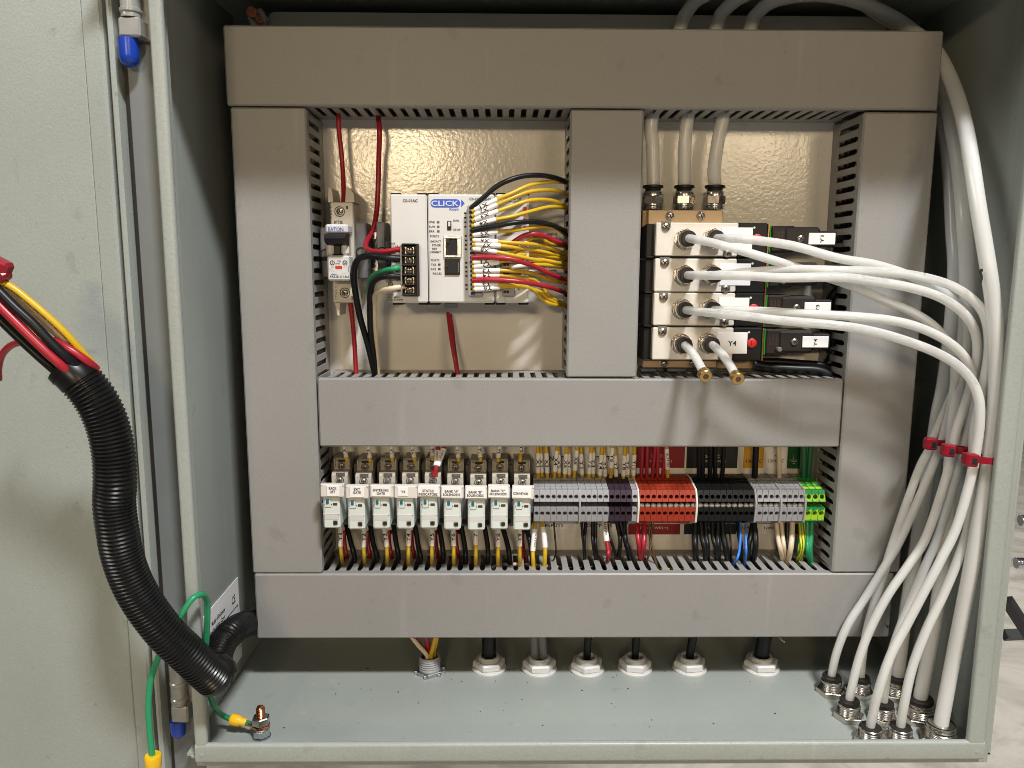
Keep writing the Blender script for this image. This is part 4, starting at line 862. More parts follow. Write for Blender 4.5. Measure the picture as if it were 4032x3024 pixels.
# ---- wires into the terminal blocks
TG = 'yellow wires into the grey terminal blocks'
for xt, xb, s0, s1_, t in ((185, 190, 232, 440, 'X1'), (218, 234, 235, 440, 'X2'), (275, 292, 230, 445, 'X3'), (396, 366, 205, 430, 'X4'), (412, 420, 250, 440, 'X5'), (500, 478, 235, 455, 'X6'), (520, 531, 235, 460, 'X7'), (614, 582, 200, 415, 'X8'),
        (655, 671, 240, 460, 'Y1'), (772, 742, 230, 455, 'Y2'), (790, 791, 220, 455, 'Y3'), (886, 862, 250, 470, 'Y4'), (905, 920, 245, 480, 'Y5'), (1000, 981, 175, 390, 'Y6'), (1026, 1040, 255, 480, 'Y7'), (1136, 1118, 255, 480, 'Y8'), (1156, 1168, 240, 465, 'Y9'), (1241, 1226, 250, 470, 'Y10')):
    X = lambda y: xt+(xb-xt)*(y-165)/340
    dq = -.0165 - .004*(t in ('X1', 'X3', 'X4', 'X6', 'X8', 'Y2', 'Y4', 'Y6', 'Y8', 'Y10'))
    P = [B2(X(100), 100, dq), B2(X(s0), s0, dq), B2(X((s0+s1_)/2), (s0+s1_)/2, dq), B2(X(s1_), s1_, dq), B2(X(540), 540, dq+.002)]
    wire('yellow', P, .00165, 'yellow wire with a white marker %s dropping into the grey blocks' % t, TG, (P[1], P[3]), t, tht=.0033, tln=.0036+.0018*len(t))
for i, (xt, xb) in enumerate(((1332, 1310), (1382, 1370), (1474, 1428), (1500, 1486), (1578, 1545))):
    P = [B2(xt, 90, -.020), B2((xt+xb)/2, 320, -.018), B2(xb, 545, -.017)]
    wire('red', P, .0017, 'red wire dropping into the orange red blocks, %s from the grey blocks' % ORD[i], 'red wires above the orange red blocks')
P = [B2(1588, 90, -.021), B2(1591, 185, -.021), B2(1596, 300, -.020), B2(1599, 405, -.019), B2(1602, 545, -.018)]
wire('yellow', P, .0016, 'yellow wire with a BUTTON sleeve in front of the dark red sticker', None, (P[1], P[3]), 'BUTTON', tht=.0020, tln=.012)
for i, (xt, xb) in enumerate(((286, 282), (318, 322), (410, 400), (458, 458), (560, 530))):
    P = [B3(xt, 90, -.019), B3((xt+xb)/2+2, 320, -.018), B3(xb, 545, -.017)]
    wire('wblack', P, .0019, 'black wire dropping into the black blocks, %s from the orange red ones' % ORD[i], 'black wires above the black blocks')
def tw(m, z, xy, ds, r, lab, grp=None, zs=None, ze=None, sl=None, t=None, **k):
    P = up(z, xy, ds, zend=ze); s = None
    if sl: s = (P[sl[0]], P[sl[1]])
    return wire(m, P, r, lab, grp, s, t, **k)
tw('wblack', B3, [(908, 90), (898, 300), (886, 545)], [-.026, -.022, -.018], .0026, 'thick black wire in front of the yellow sticker')
tw('wwhite', B3, [(1148, 90), (1153, 320), (1156, 545)], [-.022, -.02, -.018], .0021, 'cream wire in front of the white mains sticker')
tw('dgreen', B3, [(1428, 90), (1424, 320), (1420, 545)], [-.022, -.02, -.018], .0023, 'dark green wire dropping behind the mottled blocks, nearer the green sticker')
tw('dgreen', B3, [(1505, 90), (1488, 320), (1468, 545)], [-.022, -.02, -.018], .0021, 'dark green wire dropping behind the mottled blocks, nearer the slotted duct wall')
zb_ = zB1-.006
tw('yellow', B2, [(156, 985), (152, 1060), (142, 1180), (132, 1300), (136, 1400), (142, 1520)], [-.028, -.034, -.040, -.042], .0019, 'yellow wire with a sleeved bend below the first grey block', None, None, zb_, (1, 3), 'BUTTON', tht=.0018, tln=.011, shift=.0012)
tw('yellow', B2, [(236, 985), (242, 1040), (258, 1160), (266, 1262), (264, 1380), (256, 1520)], [-.028, -.034, -.040, -.042], .0019, 'yellow wire with a white sleeve below the second grey block', None, None, zb_, (1, 3))
BG = 'thin dark wires below the output blocks'
for xy, r, m, lab in (([(362, 985), (372, 1120), (382, 1240), (380, 1330), (352, 1420)], .0008, 'wblack', 'thin black wire alone below the input blocks'),
    ([(664, 985), (674, 1120), (688, 1250), (692, 1350)], .0013, 'wblack', 'black wire below the first output block'),
    ([(708, 985), (702, 1100), (692, 1230), (697, 1360)], .0014, 'wblack', 'black wire meeting its neighbour below the second output block'),
    ([(780, 985), (780, 1120), (792, 1250), (828, 1380)], .0014, 'wblack', 'black wire bending below the third output block'),
    ([(818, 985), (816, 1150), (818, 1260), (836, 1400)], .0015, 'wblack', 'black wire running straight below the third output block'),
    ([(944, 1010), (954, 1120), (1000, 1230), (1058, 1350)], .0013, 'wblack', 'black wire slanting away from the GREEN sleeve'),
    ([(1046, 985), (1072, 1110), (1084, 1220), (1058, 1370)], .0017, 'wblack', 'black wire bowing below the purple blocks'),
    ([(1086, 985), (1110, 1090), (1140, 1180), (1180, 1290), (1212, 1400)], .0020, 'wblack', 'black wire slanting below the single grey block'),
    ([(1128, 985), (1130, 1100), (1150, 1220), (1206, 1390)], .0022, 'wblack', 'thicker black wire slanting below the single grey block')):
    tw(m, B2, xy, [-.026, -.032, -.036], r, lab, BG, None, zb_)
tw('red', B2, [(912, 985), (922, 1060), (938, 1190), (955, 1290), (956, 1350), (948, 1430)], [-.028, -.036, -.040, -.040], .0020, 'red wire with a GREEN sleeve below the purple blocks', None, None, zb_, (0, 2), 'GREEN', tht=.0020, tln=.011, flip=True)
for xy, lab in (([(1262, 985), (1272, 1100), (1290, 1240), (1308, 1390)], 'red wire below the orange red blocks, nearer the grey ones'), ([(1344, 985), (1346, 1120), (1336, 1260), (1312, 1400)], 'red wire crossing the lower edge of the red sticker')):
    tw('red', B2, xy, [-.026, -.034, -.038], .0022, lab, None, None, zb_)
for xy, lab in (([(1394, 985), (1408, 1160), (1440, 1300), (1496, 1510)], 'thin brown wire slanting away below the orange red blocks'), ([(1436, 985), (1418, 1180), (1400, 1330), (1346, 1460)], 'thin brown wire crossing the other brown one')):
    tw('brown', B2, xy, [-.026, -.032, -.036], .0010, lab, None, None, zb_)
BK = 'black wires hanging below the black blocks'
for i, (xy, r) in enumerate((([(240, 985), (238, 1150), (244, 1280), (250, 1390)], .0026), ([(300, 985), (316, 1150), (350, 1280), (362, 1370)], .0024), ([(355, 985), (360, 1150), (378, 1260), (376, 1370)], .0022), ([(425, 985), (436, 1150), (468, 1270), (484, 1370)], .0020), ([(488, 985), (486, 1150), (492, 1270), (494, 1370)], .0023), ([(535, 985), (550, 1150), (580, 1290), (604, 1370)], .0026), ([(618, 985), (626, 1180), (632, 1300), (636, 1420)], .0009), ([(700, 985), (718, 1120), (742, 1260), (738, 1370)], .0018))):
    tw('wblack', B3, xy, [-.026, -.034, -.036], r, 'black wire hanging below the black blocks, %s from the orange red ones' % ORD[i], BK, None, zb_)
tw('wblue', B3, [(734, 985), (736, 1130), (722, 1300), (690, 1400), (648, 1462)], [-.028, -.04, -.044], .0011, 'thin blue wire curling towards the black blocks', None, None, zb_)
tw('wblue', B3, [(794, 985), (794, 1180), (796, 1320), (780, 1470)], [-.028, -.04, -.044], .0011, 'thin blue wire hanging straight beside the yellow sticker', None, None, zb_)
tw('wblack', B3, [(872, 985), (848, 1130), (818, 1260), (826, 1380)], [-.027, -.034, -.036], .0023, 'black wire crossing the lower yellow sticker, bending towards the blue wires', None, None, zb_)
tw('wblack', B3, [(878, 985), (896, 1120), (898, 1260), (872, 1400)], [-.028, -.036, -.038], .0025, 'black wire crossing the lower yellow sticker, bowed away from the blue wires', None, None, zb_)
for i, (xy, r) in enumerate((([(1124, 985), (1142, 1150), (1172, 1290), (1204, 1400)], .0020), ([(1178, 985), (1196, 1150), (1210, 1270), (1212, 1380)], .0018), ([(1298, 985), (1294, 1140), (1280, 1280), (1240, 1450)], .0024))):
    tw('wwhite', B3, xy, [-.027, -.034, -.038], r, 'cream wire below the light grey blocks, %s from the black blocks' % ORD[i], 'cream wires below the light grey blocks', None, zb_)
tw('wblack', B3, [(1244, 985), (1244, 1150), (1238, 1280), (1216, 1410)], [-.026, -.031, -.033], .0022, 'black wire between the cream wires below the light grey blocks', None, None, zb_)
for i, xy in enumerate(([(1388, 985), (1392, 1150), (1380, 1280), (1352, 1440)], [(1412, 985), (1420, 1120), (1414, 1260), (1376, 1450)])):
    tw('earthwire', B3, xy, [-.027, -.034, -.037], .0018, 'green and yellow striped wire below the mottled blocks, ' + ('nearer the cream wires' if i == 0 else 'nearer the green wires'), None, None, zb_)
for i, xy in enumerate(([(1458, 985), (1460, 1180), (1466, 1300), (1492, 1440)], [(1512, 985), (1500, 1150), (1490, 1290), (1512, 1470)])):
    tw('green', B3, xy, [-.027, -.033, -.036], .0024, 'green wire below the mottled blocks, ' + ('nearer the striped wires' if i == 0 else 'nearer the slotted duct wall'), None, None, zb_)
# ================================================================== VALVE STACK
yv = -.048
vt = thing('valve_manifold', B6(400, 1550, -.01), 'tan anodised manifold block with three nickel air fittings on top', 'manifold')
zbox('manifold_block', 'tan', B6, 108, 262, 716, 400, -.040, -.008, .0006, vt); zbox('manifold_side', 'tan', B6, 60, 266, 107, 400, -.030, -.008, .0005, vt)
zbox('manifold_rail', 'tan', B6, 64, 1470, 668, 1551, -.036, -.008, .0006, vt); zbox('manifold_rail', 'tan', B6, 668, 1476, 958, 1560, -.022, -.008, .0006, vt)
zbox('manifold_core', 'tan', B6, 120, 390, 700, 1480, -.012, -.006, 0, vt)
for x, y in ((287, 311), (540, 309)): MB().cyl(B6(x, y, -.040), (0, -1, 0), B6.mm(38, -.04), .0012, 6, .0003).build('hex_head', 'screw', vt); screw(B6(x, y, -.0410), B6.mm(30, -.04), vt, 'slot', 1.0 if x < 400 else 1.2)
for x, y in ((240, 1516), (470, 1516)): MB().cyl(B6(x, y, -.036), (0, -1, 0), B6.mm(36, -.04), .0014, 6, .0003).build('hex_head', 'zinc', vt); screw(B6(x, y, -.0372), B6.mm(28, -.04), vt, 'slot', -.6)
for x0, x1 in ((50, 182), (262, 412), (560, 655)): zbox('blue_plug', 'frost', B6, x0, 1556, x1, 1586, -.030, -.014, .0008, vt)
top_f = []
for x in (143, 396, 645):
    b = B6(x, 260, -.026); k = B6.mm(1, -.026)
    f = MB().lathe(b, (0, 0, 1), [(72*k, 0), (76*k, 2*k), (72*k, 5*k), (76*k, 9*k), (72*k, 13*k), (76*k, 17*k), (72*k, 21*k), (76*k, 26*k), (70*k, 32*k), (70*k, 46*k)], 24).build('air_fitting', 'zinc', vt)
    MB().cyl(b+Vector((0, 0, 42*k)), (0, 0, 1), 86*k, 62*k, 6, 3*k, ph=random.uniform(-.2, .3)).build('hex_body', 'nickel', f)
    MB().lathe(b+Vector((0, 0, 104*k)), (0, 0, 1), [(74*k, 0), (74*k, 22*k), (66*k, 42*k), (60*k, 46*k)], 24).build('neck', 'nickel', f)
    MB().lathe(b+Vector((0, 0, 148*k)), (0, 0, 1), [(60*k, 0), (62*k, 14*k), (80*k, 20*k), (80*k, 36*k), (74*k, 40*k), (54*k, 40*k)], 24).build('release_collar', 'black', f)
    top_f.append(b+Vector((0, 0, 160*k)))
VX = [(170, 365), (159, 657), (148, 937), (137, 1220)]
val = thing('solenoid_valve', B6(500, 640, -.01), 'uppermost air valve of the stack, with the Y1 tag on its black plug', 'valve', 'stack of four air valves')
plt = zbox('valve_body', 'plate', B6, 170, 366, 842, 640, yv, -.012, .0008, val)
zbox('end_cover', 'black', B6, 90, 376, 169, 645, yv+.007, -.012, .0008, val); zbox('pilot_body', 'black', B6, 843, 368, 1082, 650, yv, -.012, .001, val)
zbox('joint_gasket', 'gasket_gap_shade', B6, 96, 640, 1080, 652, yv+.004, -.012, 0, val)
zbox('edge_plate', 'brass', B6, 1083, 374, 1097, 652, yv-.0004, -.014, .0004, val)
def dome(c, r, par):
    zc = c.z; MB().prism([(c.x-r, zc+r*1.15), (c.x-r, zc)] + [(c.x+r*math.cos(math.radians(a)), zc+r*math.sin(math.radians(a))) for a in range(190, 351, 20)] + [(c.x+r, zc), (c.x+r, zc+r*1.15)], 'y', c.y-.0001, c.y+.0002).build('screw_recess', 'grub', par)
dome(B6(253, 400, yv), B6.mm(38, yv), plt); screw(B6(253, 402, yv-.0002), B6.mm(35, yv), val, 'cross', .6)
zbox('screw_recess', 'grub', B6, 716, 590, 792, 639, yv-.0001, yv+.0002, 0, plt); screw(B6(754, 616, yv-.0002), B6.mm(33, yv), val, 'cross', .2)
def port(x, y):
    b = B6(x, y, yv); k = B6.mm(1, yv)
    f = MB().lathe(b, (0, -1, 0), [(84*k, -.0004), (84*k, .0008), (78*k, .0008), (78*k, .0012)], 24).build('port_fitting', 'nickel', val)
    MB().cyl(b+Vector((0, -.0010, 0)), (0, -1, 0), 84*k, .0048, 6, .0005, ph=.4).build('hex_nut', 'nickel', f)
    MB().lathe(b+Vector((0, -.0056, 0)), (0, -1, 0), [(70*k, 0), (70*k, .0025), (64*k, .0035)], 24).build('neck', 'nickel', f)
    MB().lathe(b+Vector((0, -.0088, 0)), (0, -1, 0), [(60*k, 0), (64*k, .0012), (63*k, .0060), (57*k, .0070), (38*k, .0070)], 24).build('release_collar', 'soft', f)
    return b + Vector((0, -.0155, 0))
p1, p2 = port(405, 502), port(629, 500)
st = zbox('paper_label', 'paper', B6, 706, 406, 960, 588, yv-.0006, yv-.0001, .0001, val)
MB().lathe(B6(996, 498, yv), (0, -1, 0), [(B6.mm(38, yv), 0), (B6.mm(38, yv), .0012), (B6.mm(32, yv), .0016)], 20).build('override_button', 'redink', val)
zbox('button_slot', 'tie', B6, 993, 478, 999, 518, yv-.0018, yv-.0015, 0, val)
MB().lathe(B6(974, 407, yv), (0, -1, 0), [(.0009, 0), (.0009, .0004)], 10).build('dot', 'white', val)
yg = -.040
zbox('plug_gasket', 'ggreen', B6, 1101, 391, 1112, 612, yg+.0006, -.016, .0010, val)
pl = MB()
Xp = B(B6, 1110, 392, 1508, 610, yg)
pl.box(Xp[0]-.0004, Xp[0]+.020, yg-.0006, -.016, Xp[2], Xp[3], .0016); 
plug = pl.build('plug', 'soft', val)
box('plug_housing', 'soft', Xp[0]+.010, Xp[1], yg-.002, -.018, Xp[2]+.0015, Xp[3]-.0008, .0022, val)
zbox('cable_outlet', 'soft', B6, 1500, 432, 1650, 566, yg-.001, -.022, .0012, val)
tag = zbox('tag', 'paper', B6, 1420, 450, 1638, 546, yg-.0032, yg-.0021, .0004, val)
MB().lathe(B6(1352, 497, yg-.002), (0, -1, 0), [(B6.mm(38, yg), -.0003), (B6.mm(38, yg), .0002)], 16).build('screw_well', 'dark', val); screw(B6(1352, 497, yg-.0021), B6.mm(31, yg), val, 'cross', .5)
MB().lathe(B6(1215, 560, yg-.001), (0, -1, 0), [(B6.mm(20, yg), 0), (B6.mm(20, yg), .0042), (B6.mm(15, yg), .0046)], 14).build('indicator', 'grub', val)
vals = [val]; off = []
for i in range(1, 4):
    d = B6(500, 502+VX[i][1]-VX[0][1]-(0, 0, 2, 4)[i], yv) - B6(500, 502, yv); d.x = 0; d.y = 0; off.append(d); vals.append(copy_tree(val, d))
off = [Vector((0, 0, 0))] + off
vals[1]['label'] = 'second air valve from the top, behind the printed milky tubes'
vals[2]['label'] = 'third air valve from the top, its label marked Y3'
vals[3]['label'] = 'lowest air valve of the stack, with two plugged tube stubs'
for i, v in enumerate(vals):
    t = [o for o in v.children if o.name.startswith('tag')][0]; s_ = [o for o in v.children if o.name.startswith('paper_label')][0]
    txt('Y%d' % (i+1), B6(1528, 502, yg-.0034)+off[i], .0062, .0028, t, 'ink', 90)
    txt('Y%d' % (i+1), B6(834, 500, yv-.0008)+off[i], .0070, .0042, s_, 'ink', 0)
    for k in range(3): txt(('24VDC', '2.5W', 'IP65')[k], B6(1150+26*k, 480, yg-.0008)+off[i], .009, .0014, [o for o in v.children if o.name.startswith('plug') and not o.name.startswith('plug_')][0], 'amber', 90)
CG = 'black plug cables of the valves'
zp = zM1-.005
for i, xy in enumerate(([(1640, 505), (1730, 500), (1790, 545), (1790, 620), (1740, 760), (1640, 1000), (1600, 1250), (1600, 1420)], [(1625, 790), (1690, 790), (1700, 850), (1600, 980), (1540, 1150), (1560, 1400)], [(1610, 1075), (1690, 1075), (1740, 1130), (1720, 1260), (1640, 1380), (1580, 1500)], [(1590, 1350), (1660, 1345), (1700, 1375), (1690, 1440), (1600, 1500), (1500, 1560)])):
    wire('wblack', up(B6, xy, [-.032, -.030, -.026, -.022, -.020]), .0034, 'black cable curling away from the %s valve plug' % ('top', 'second', 'third', 'lowest')[i], CG, cat='cable', name='cable')
wire('wblack', up(B6, [(970, 1520), (1100, 1545), (1300, 1560), (1480, 1570), (1600, 1610)], [-.026, -.030, -.034]), .0040, 'thick black cable lying under the lowest valve plug', None, cat='cable', name='cable')
wire('wblack', up(B6, [(980, 1500), (1150, 1500), (1350, 1515), (1520, 1530), (1660, 1580)], [-.020, -.022, -.026]), .0032, 'thinner black cable lying behind the thick one under the valves', None, cat='cable', name='cable')
# ================================================================== FLOOR FITTINGS
def floor_fit(x, y, big, lab):
    """bulkhead tube fitting on the enclosure floor; x, y = where the tube enters its collar in zoom Z8"""
    h = .0165 if not big else .0190
    c = Z8.z(x, y, ZF+h); c.z = ZF; s = 1.0 if not big else 1.34; s = s if not big else 1.28
    if c.y < YL+.0185: c = Z8(x, y, YL+.0185); h = c.z-ZF; c.z = ZF
    t = thing('bulkhead_fitting', c, lab, 'air fitting', 'nickel fittings in the enclosure floor')
    MB().cyl(c, (0, 0, 1), .0118*s, .0046, 6, .0005, ph=random.uniform(0, 1)).build('hex_nut', 'nickel', t)
    r = .0084*s; prof = [(r, .0040)]
    for k in range(4): prof += [(r*1.02, .0052+k*.0014), (r*.95, .0059+k*.0014)]
    prof += [(r, .0110), (r, .0118), (r*.9, .0125)] + ([(r*.98, .0133), (r*.98, .0146), (r*.86, .0153)] if big else [])
    MB().lathe(c, (0, 0, 1), prof, 28).build('threaded_body', 'nickel', t)
    z0 = prof[-1][1]; MB().lathe(c, (0, 0, 1), [(r*.84, z0-.0005), (r*.90, z0+.0006), (r*.92, h-.001), (r*.84, h), (r*.5, h)], 24).build('release_collar', 'soft', t)
    return c + Vector((0, 0, h))
f1 = floor_fit(404, 1052, 0, 'small fitting closest to the cable glands, standing alone')
f2 = floor_fit(592, 1058, 0, 'small fitting in the back row, beside the back large one')
f3 = floor_fit(836, 1050, 1, 'large fitting in the back row')
f4 = floor_fit(521, 1208, 0, 'small fitting in the middle row, closer to the glands')
f5 = floor_fit(742, 1222, 0, 'small fitting in the middle row, partly hidden by a tube')
f6 = floor_fit(984, 1196, 1, 'large fitting in the middle row')
f7 = floor_fit(657, 1386, 0, 'small fitting at the front lip, closer to the glands')
f8 = floor_fit(853, 1384, 0, 'small fitting at the front lip, beside the front large one')
f9 = floor_fit(1118, 1374, 1, 'large fitting at the front lip, closest to the side wall')
# ================================================================== AIR TUBES
RT_, RB_ = .00335, .0053
def tube(pts, r, lab, n=16, per=8, grp=None): return MB().sweep(curve(pts, per), r, n).build('air_tube', 'tube', None, lab, 'air tube', grp)
def vport(i, j): return (p1, p2)[j] + off[i]
def TP(*a):          # (zoom, x, y, depth) list -> points
    return [z(x, y, d) for z, x, y, d in a]
TGp = 'milky tubes from the valves to the floor fittings'
def fall(f, *a): return TP(*a) + [f + Vector((0, 0, .002)), f + Vector((0, 0, -.006))]
t1 = tube([vport(0, 0)+Vector((0, .008, 0)), vport(0, 0)] + fall(f1, (B6, 620, 528, -.082), (B6, 850, 590, -.096), (B6, 1150, 680, -.103), (B6, 1450, 775, -.103), (A7, 80, 205, -0.1074), (A7, 300, 300, -0.1060), (A7, 500, 388, -0.1047), (A7, 640, 485, -0.1032), (A7, 735, 610, -0.1013), (A7, 765, 760, -0.0990), (A7, 748, 950, -0.0936), (A7, 700, 1150, -0.0864), (A7, 665, 1270, -0.0834), (A7, 600, 1430, -0.0795), (Z8, 860, 150, -0.0711), (Z8, 745, 350, -0.0681), (Z8, 620, 550, -0.0659), (Z8, 510, 720, -0.0649), (Z8, 440, 890, -0.0639)), RT_, 'milky tube from the near port of the top valve, dipping under the others', grp=TGp)
t2 = tube([vport(0, 1)+Vector((0, .008, 0)), vport(0, 1)] + fall(f2, (B6, 800, 495, -.080), (B6, 1000, 512, -.094), (B6, 1300, 558, -.108), (A7, 0, 28, -0.1157), (A7, 250, 72, -0.1146), (A7, 500, 155, -0.1125), (A7, 700, 260, -0.1099), (A7, 820, 380, -0.1069), (A7, 845, 550, -0.1018), (A7, 810, 750, -0.0934), (A7, 720, 980, -0.0841), (A7, 640, 1160, -0.0771), (A7, 600, 1270, -0.0753), (A7, 520, 1430, -0.0727), (Z8, 800, 200, -0.0676), (Z8, 740, 400, -0.0663), (Z8, 680, 580, -0.0654), (Z8, 632, 760, -0.0644), (Z8, 604, 930, -0.0635)), RT_, 'milky tube sweeping highest from the far port of the top valve', grp=TGp)
t3 = tube([vport(1, 0)+Vector((0, .008, 0)), vport(1, 0)] + fall(f4, (B6, 600, 797, -.090), (B6, 900, 800, -.108), (B6, 1200, 816, -.120), (A7, 0, 152, -0.1280), (A7, 250, 182, -0.1274), (A7, 480, 222, -0.1267), (A7, 680, 290, -0.1256), (A7, 830, 400, -0.1237), (A7, 900, 530, -0.1213), (A7, 905, 700, -0.1177), (A7, 850, 920, -0.1131), (A7, 770, 1160, -0.1080), (A7, 745, 1290, -0.1059), (A7, 700, 1480, -0.1029), (Z8, 1020, 150, -0.0997), (Z8, 900, 340, -0.0993), (Z8, 770, 530, -0.0990), (Z8, 660, 740, -0.0987), (Z8, 580, 950, -0.0983)), RT_, 'milky tube with printing from the near port of the second valve', grp=TGp)
t4 = tube([vport(1, 1)+Vector((0, .008, 0)), vport(1, 1)] + fall(f8, (B6, 760, 782, -.078), (B6, 1000, 764, -.094), (B6, 1300, 748, -.106), (A7, 0, 108, -0.1183), (A7, 300, 118, -0.1186), (A7, 520, 145, -0.1196), (A7, 720, 200, -0.1215), (A7, 870, 290, -0.1247), (A7, 955, 400, -0.1286), (A7, 985, 540, -0.1315), (A7, 978, 700, -0.1296), (A7, 930, 950, -0.1265), (A7, 888, 1160, -0.1240), (A7, 880, 1400, -0.1254), (Z8, 1300, 60, -0.1275), (Z8, 1230, 290, -0.1287), (Z8, 1130, 530, -0.1299), (Z8, 1020, 760, -0.1310), (Z8, 930, 1000, -0.1322), (Z8, 880, 1220, -0.1333)), RT_, 'milky tube rising from the far port of the second valve', grp=TGp)
t5 = tube([vport(2, 0)+Vector((0, .008, 0)), vport(2, 0)] + fall(f7, (B6, 600, 1100, -.088), (B6, 900, 1130, -.110), (B6, 1200, 1166, -.124), (A7, 0, 468, -0.1340), (A7, 220, 505, -0.1343), (A7, 420, 560, -0.1347), (A7, 620, 635, -0.1353), (A7, 770, 720, -0.1359), (A7, 870, 825, -0.1367), (A7, 920, 950, -0.1377), (A7, 925, 1100, -0.1374), (A7, 905, 1260, -0.1364), (A7, 870, 1450, -0.1359), (Z8, 1220, 80, -0.1356), (Z8, 1120, 290, -0.1355), (Z8, 1010, 500, -0.1353), (Z8, 900, 710, -0.1351), (Z8, 790, 920, -0.1349), (Z8, 710, 1150, -0.1347)), RT_, 'milky tube with printing from the near port of the third valve, lowest of the bundle', grp=TGp)
t6 = tube([vport(2, 1)+Vector((0, .008, 0)), vport(2, 1)] + fall(f5, (B6, 800, 1084, -.080), (B6, 1050, 1090, -.098), (B6, 1350, 1108, -.112), (A7, 150, 412, -0.1218), (A7, 380, 440, -0.1215), (A7, 560, 492, -0.1209), (A7, 720, 575, -0.1200), (A7, 830, 680, -0.1187), (A7, 885, 800, -0.1173), (A7, 890, 950, -0.1141), (A7, 850, 1160, -0.1090), (A7, 815, 1290, -0.1072), (A7, 765, 1480, -0.1045), (Z8, 1100, 140, -0.1014), (Z8, 1010, 350, -0.1007), (Z8, 920, 570, -0.0999), (Z8, 840, 770, -0.0992), (Z8, 775, 980, -0.0985)), RT_, 'milky tube from the far port of the third valve, just above the lowest one', grp=TGp)
def tube_print(o_t, z, pts, t, d, m='greyink'):
    """faint print along a tube, seen upside down"""
    (x0, y0), (x1, y1) = pts; a, b = z(x0, y0, d), z(x1, y1, d)
    wrap_text(t, a, b, RT_*1.02, .0021, (b-a).length, o_t, m, flip=True)
def along(o, fr0, fr1, t, ht=.0021, up_=.0010, n=16, r=None, m='greyink'):
    """print text along a stretch of a swept tube, following its curve"""
    r = r or RT_; V = [v.co for v in o.data.vertices]; nc = len(V)//n; C = [sum(V[i*n:(i+1)*n], Vector())/n for i in range(nc)]
    Lc = [0]
    for i in range(1, nc): Lc.append(Lc[-1]+(C[i]-C[i-1]).length)
    def at(s):
        i = max(0, min(nc-2, next((k for k in range(nc-1) if Lc[k+1] >= s), nc-2))); t_ = (s-Lc[i])/(Lc[i+1]-Lc[i]); return C[i].lerp(C[i+1], t_), (C[min(i+2, nc-1)]-C[max(i-1, 0)]).normalized()
    s0, s1 = Lc[-1]*fr0, Lc[-1]*fr1; me = cut_text(t, m)
    for v in me.vertices:
        p, d = at((s0+s1)/2 - v.co.x*(s1-s0)); f = Vector((0, -1, .25)); f = (f-d*f.dot(d)).normalized(); u = f.cross(d)
        q = -v.co.y*ht + up_; a = q/r; v.co = p + u*(math.sin(a)*r*1.05) + f*(math.cos(a)*r*1.05)
    put('lettering', me, ORG[o.name], o)
along(t3, .07, .10, '051320'); along(t3, .20, .29, 'MADE IN U.S.A.', .0024, .0014); along(t3, .36, .45, '200 PSI @ 70F', .0022, .0012)
along(t5, .06, .15, 'VALUE-TUBE-METRIC'); along(t5, .175, .245, 'PRODUCTS', .0024, .0004); along(t5, .25, .36, 'TECHNOLOGY', .0024, .0002); along(t5, .37, .46, 'ADVANCED', .0024, .0004)
along(t1, .30, .345, '112812', .0024, .0008); along(t4, .20, .36, 'ADVANCED TECHNOLOGY PRODUCTS', .0020, .0014)
# two stubs with brass plugs on the lowest valve
for j, xy in enumerate((((430, 1370), (470, 1430), (520, 1510), (566, 1602)), ((660, 1368), (705, 1430), (770, 1520), (828, 1622)))):
    e = B6(*xy[3], -.105); P = [vport(3, j)+Vector((0, .008, 0)), vport(3, j), B6(*xy[1], -.076), B6(*xy[2], -.090), e]
    o = tube(P, RT_, 'short milky stub with a brass plug on the lowest valve, ' + ('nearer the end cover' if j == 0 else 'nearer the Y4 label'), grp='plugged tube stubs')
    d = (P[-1]-P[-2]).normalized(); d = (d+Vector((0, -.8, -.1))).normalized()
    b = MB().lathe(e-d*.0020, d, [(.0036, 0), (.0050, .0006), (.0050, .0062), (.0044, .0068), (.0022, .0068), (.0020, .004)], 22, True, True).build('brass_plug', 'brass', o)
    MB().lathe(e-d*.0020, d, [(.0021, .0062), (.0021, .0069)], 14).build('plug_bore', 'amber', b)
# three thick tubes: manifold -> up through the top duct -> arch -> down the side -> floor
def big(i, f, pts, lab):
    b = top_f[i]; P = [b+Vector((0, 0, -.01)), b+Vector((0, 0, .004))] + TP(*pts) + [f+Vector((0, 0, .003)), f+Vector((0, 0, -.006))]
    return tube(P, RB_, lab, 18, 8, 'thick milky tubes from the manifold to the floor')
Bz = Z(2400, 380, 1.481)
big(0, f3, ((Bz, 252, 300, -.026), (Bz, 254, 100, -.027), (T2, 300, 200, -.028), (T2, 350, 80, -.026), (T2, 470, -30, -.022), (T2, 800, -120, -.014), (T2, 1300, -90, -.004), (T2, 1580, 60, .006), (Z6, 480, 300, 0.0059), (Z6, 640, 600, -0.0214), (Z6, 700, 850, -0.0400), (Z6, 730, 1150, -0.0458), (Z6, 748, 1500, -0.0573), (A7, 762, 100, -0.0660), (A7, 735, 500, -0.0660), (A7, 690, 850, -0.0653), (A7, 650, 1050, -0.0644), (A7, 612, 1300, -0.0634), (Z8, 985, 30, -0.0620), (Z8, 950, 250, -0.0620), (Z8, 912, 480, -0.0620), (Z8, 872, 750, -0.0620)), 'thick milky tube from the manifold fitting nearest the grey duct')
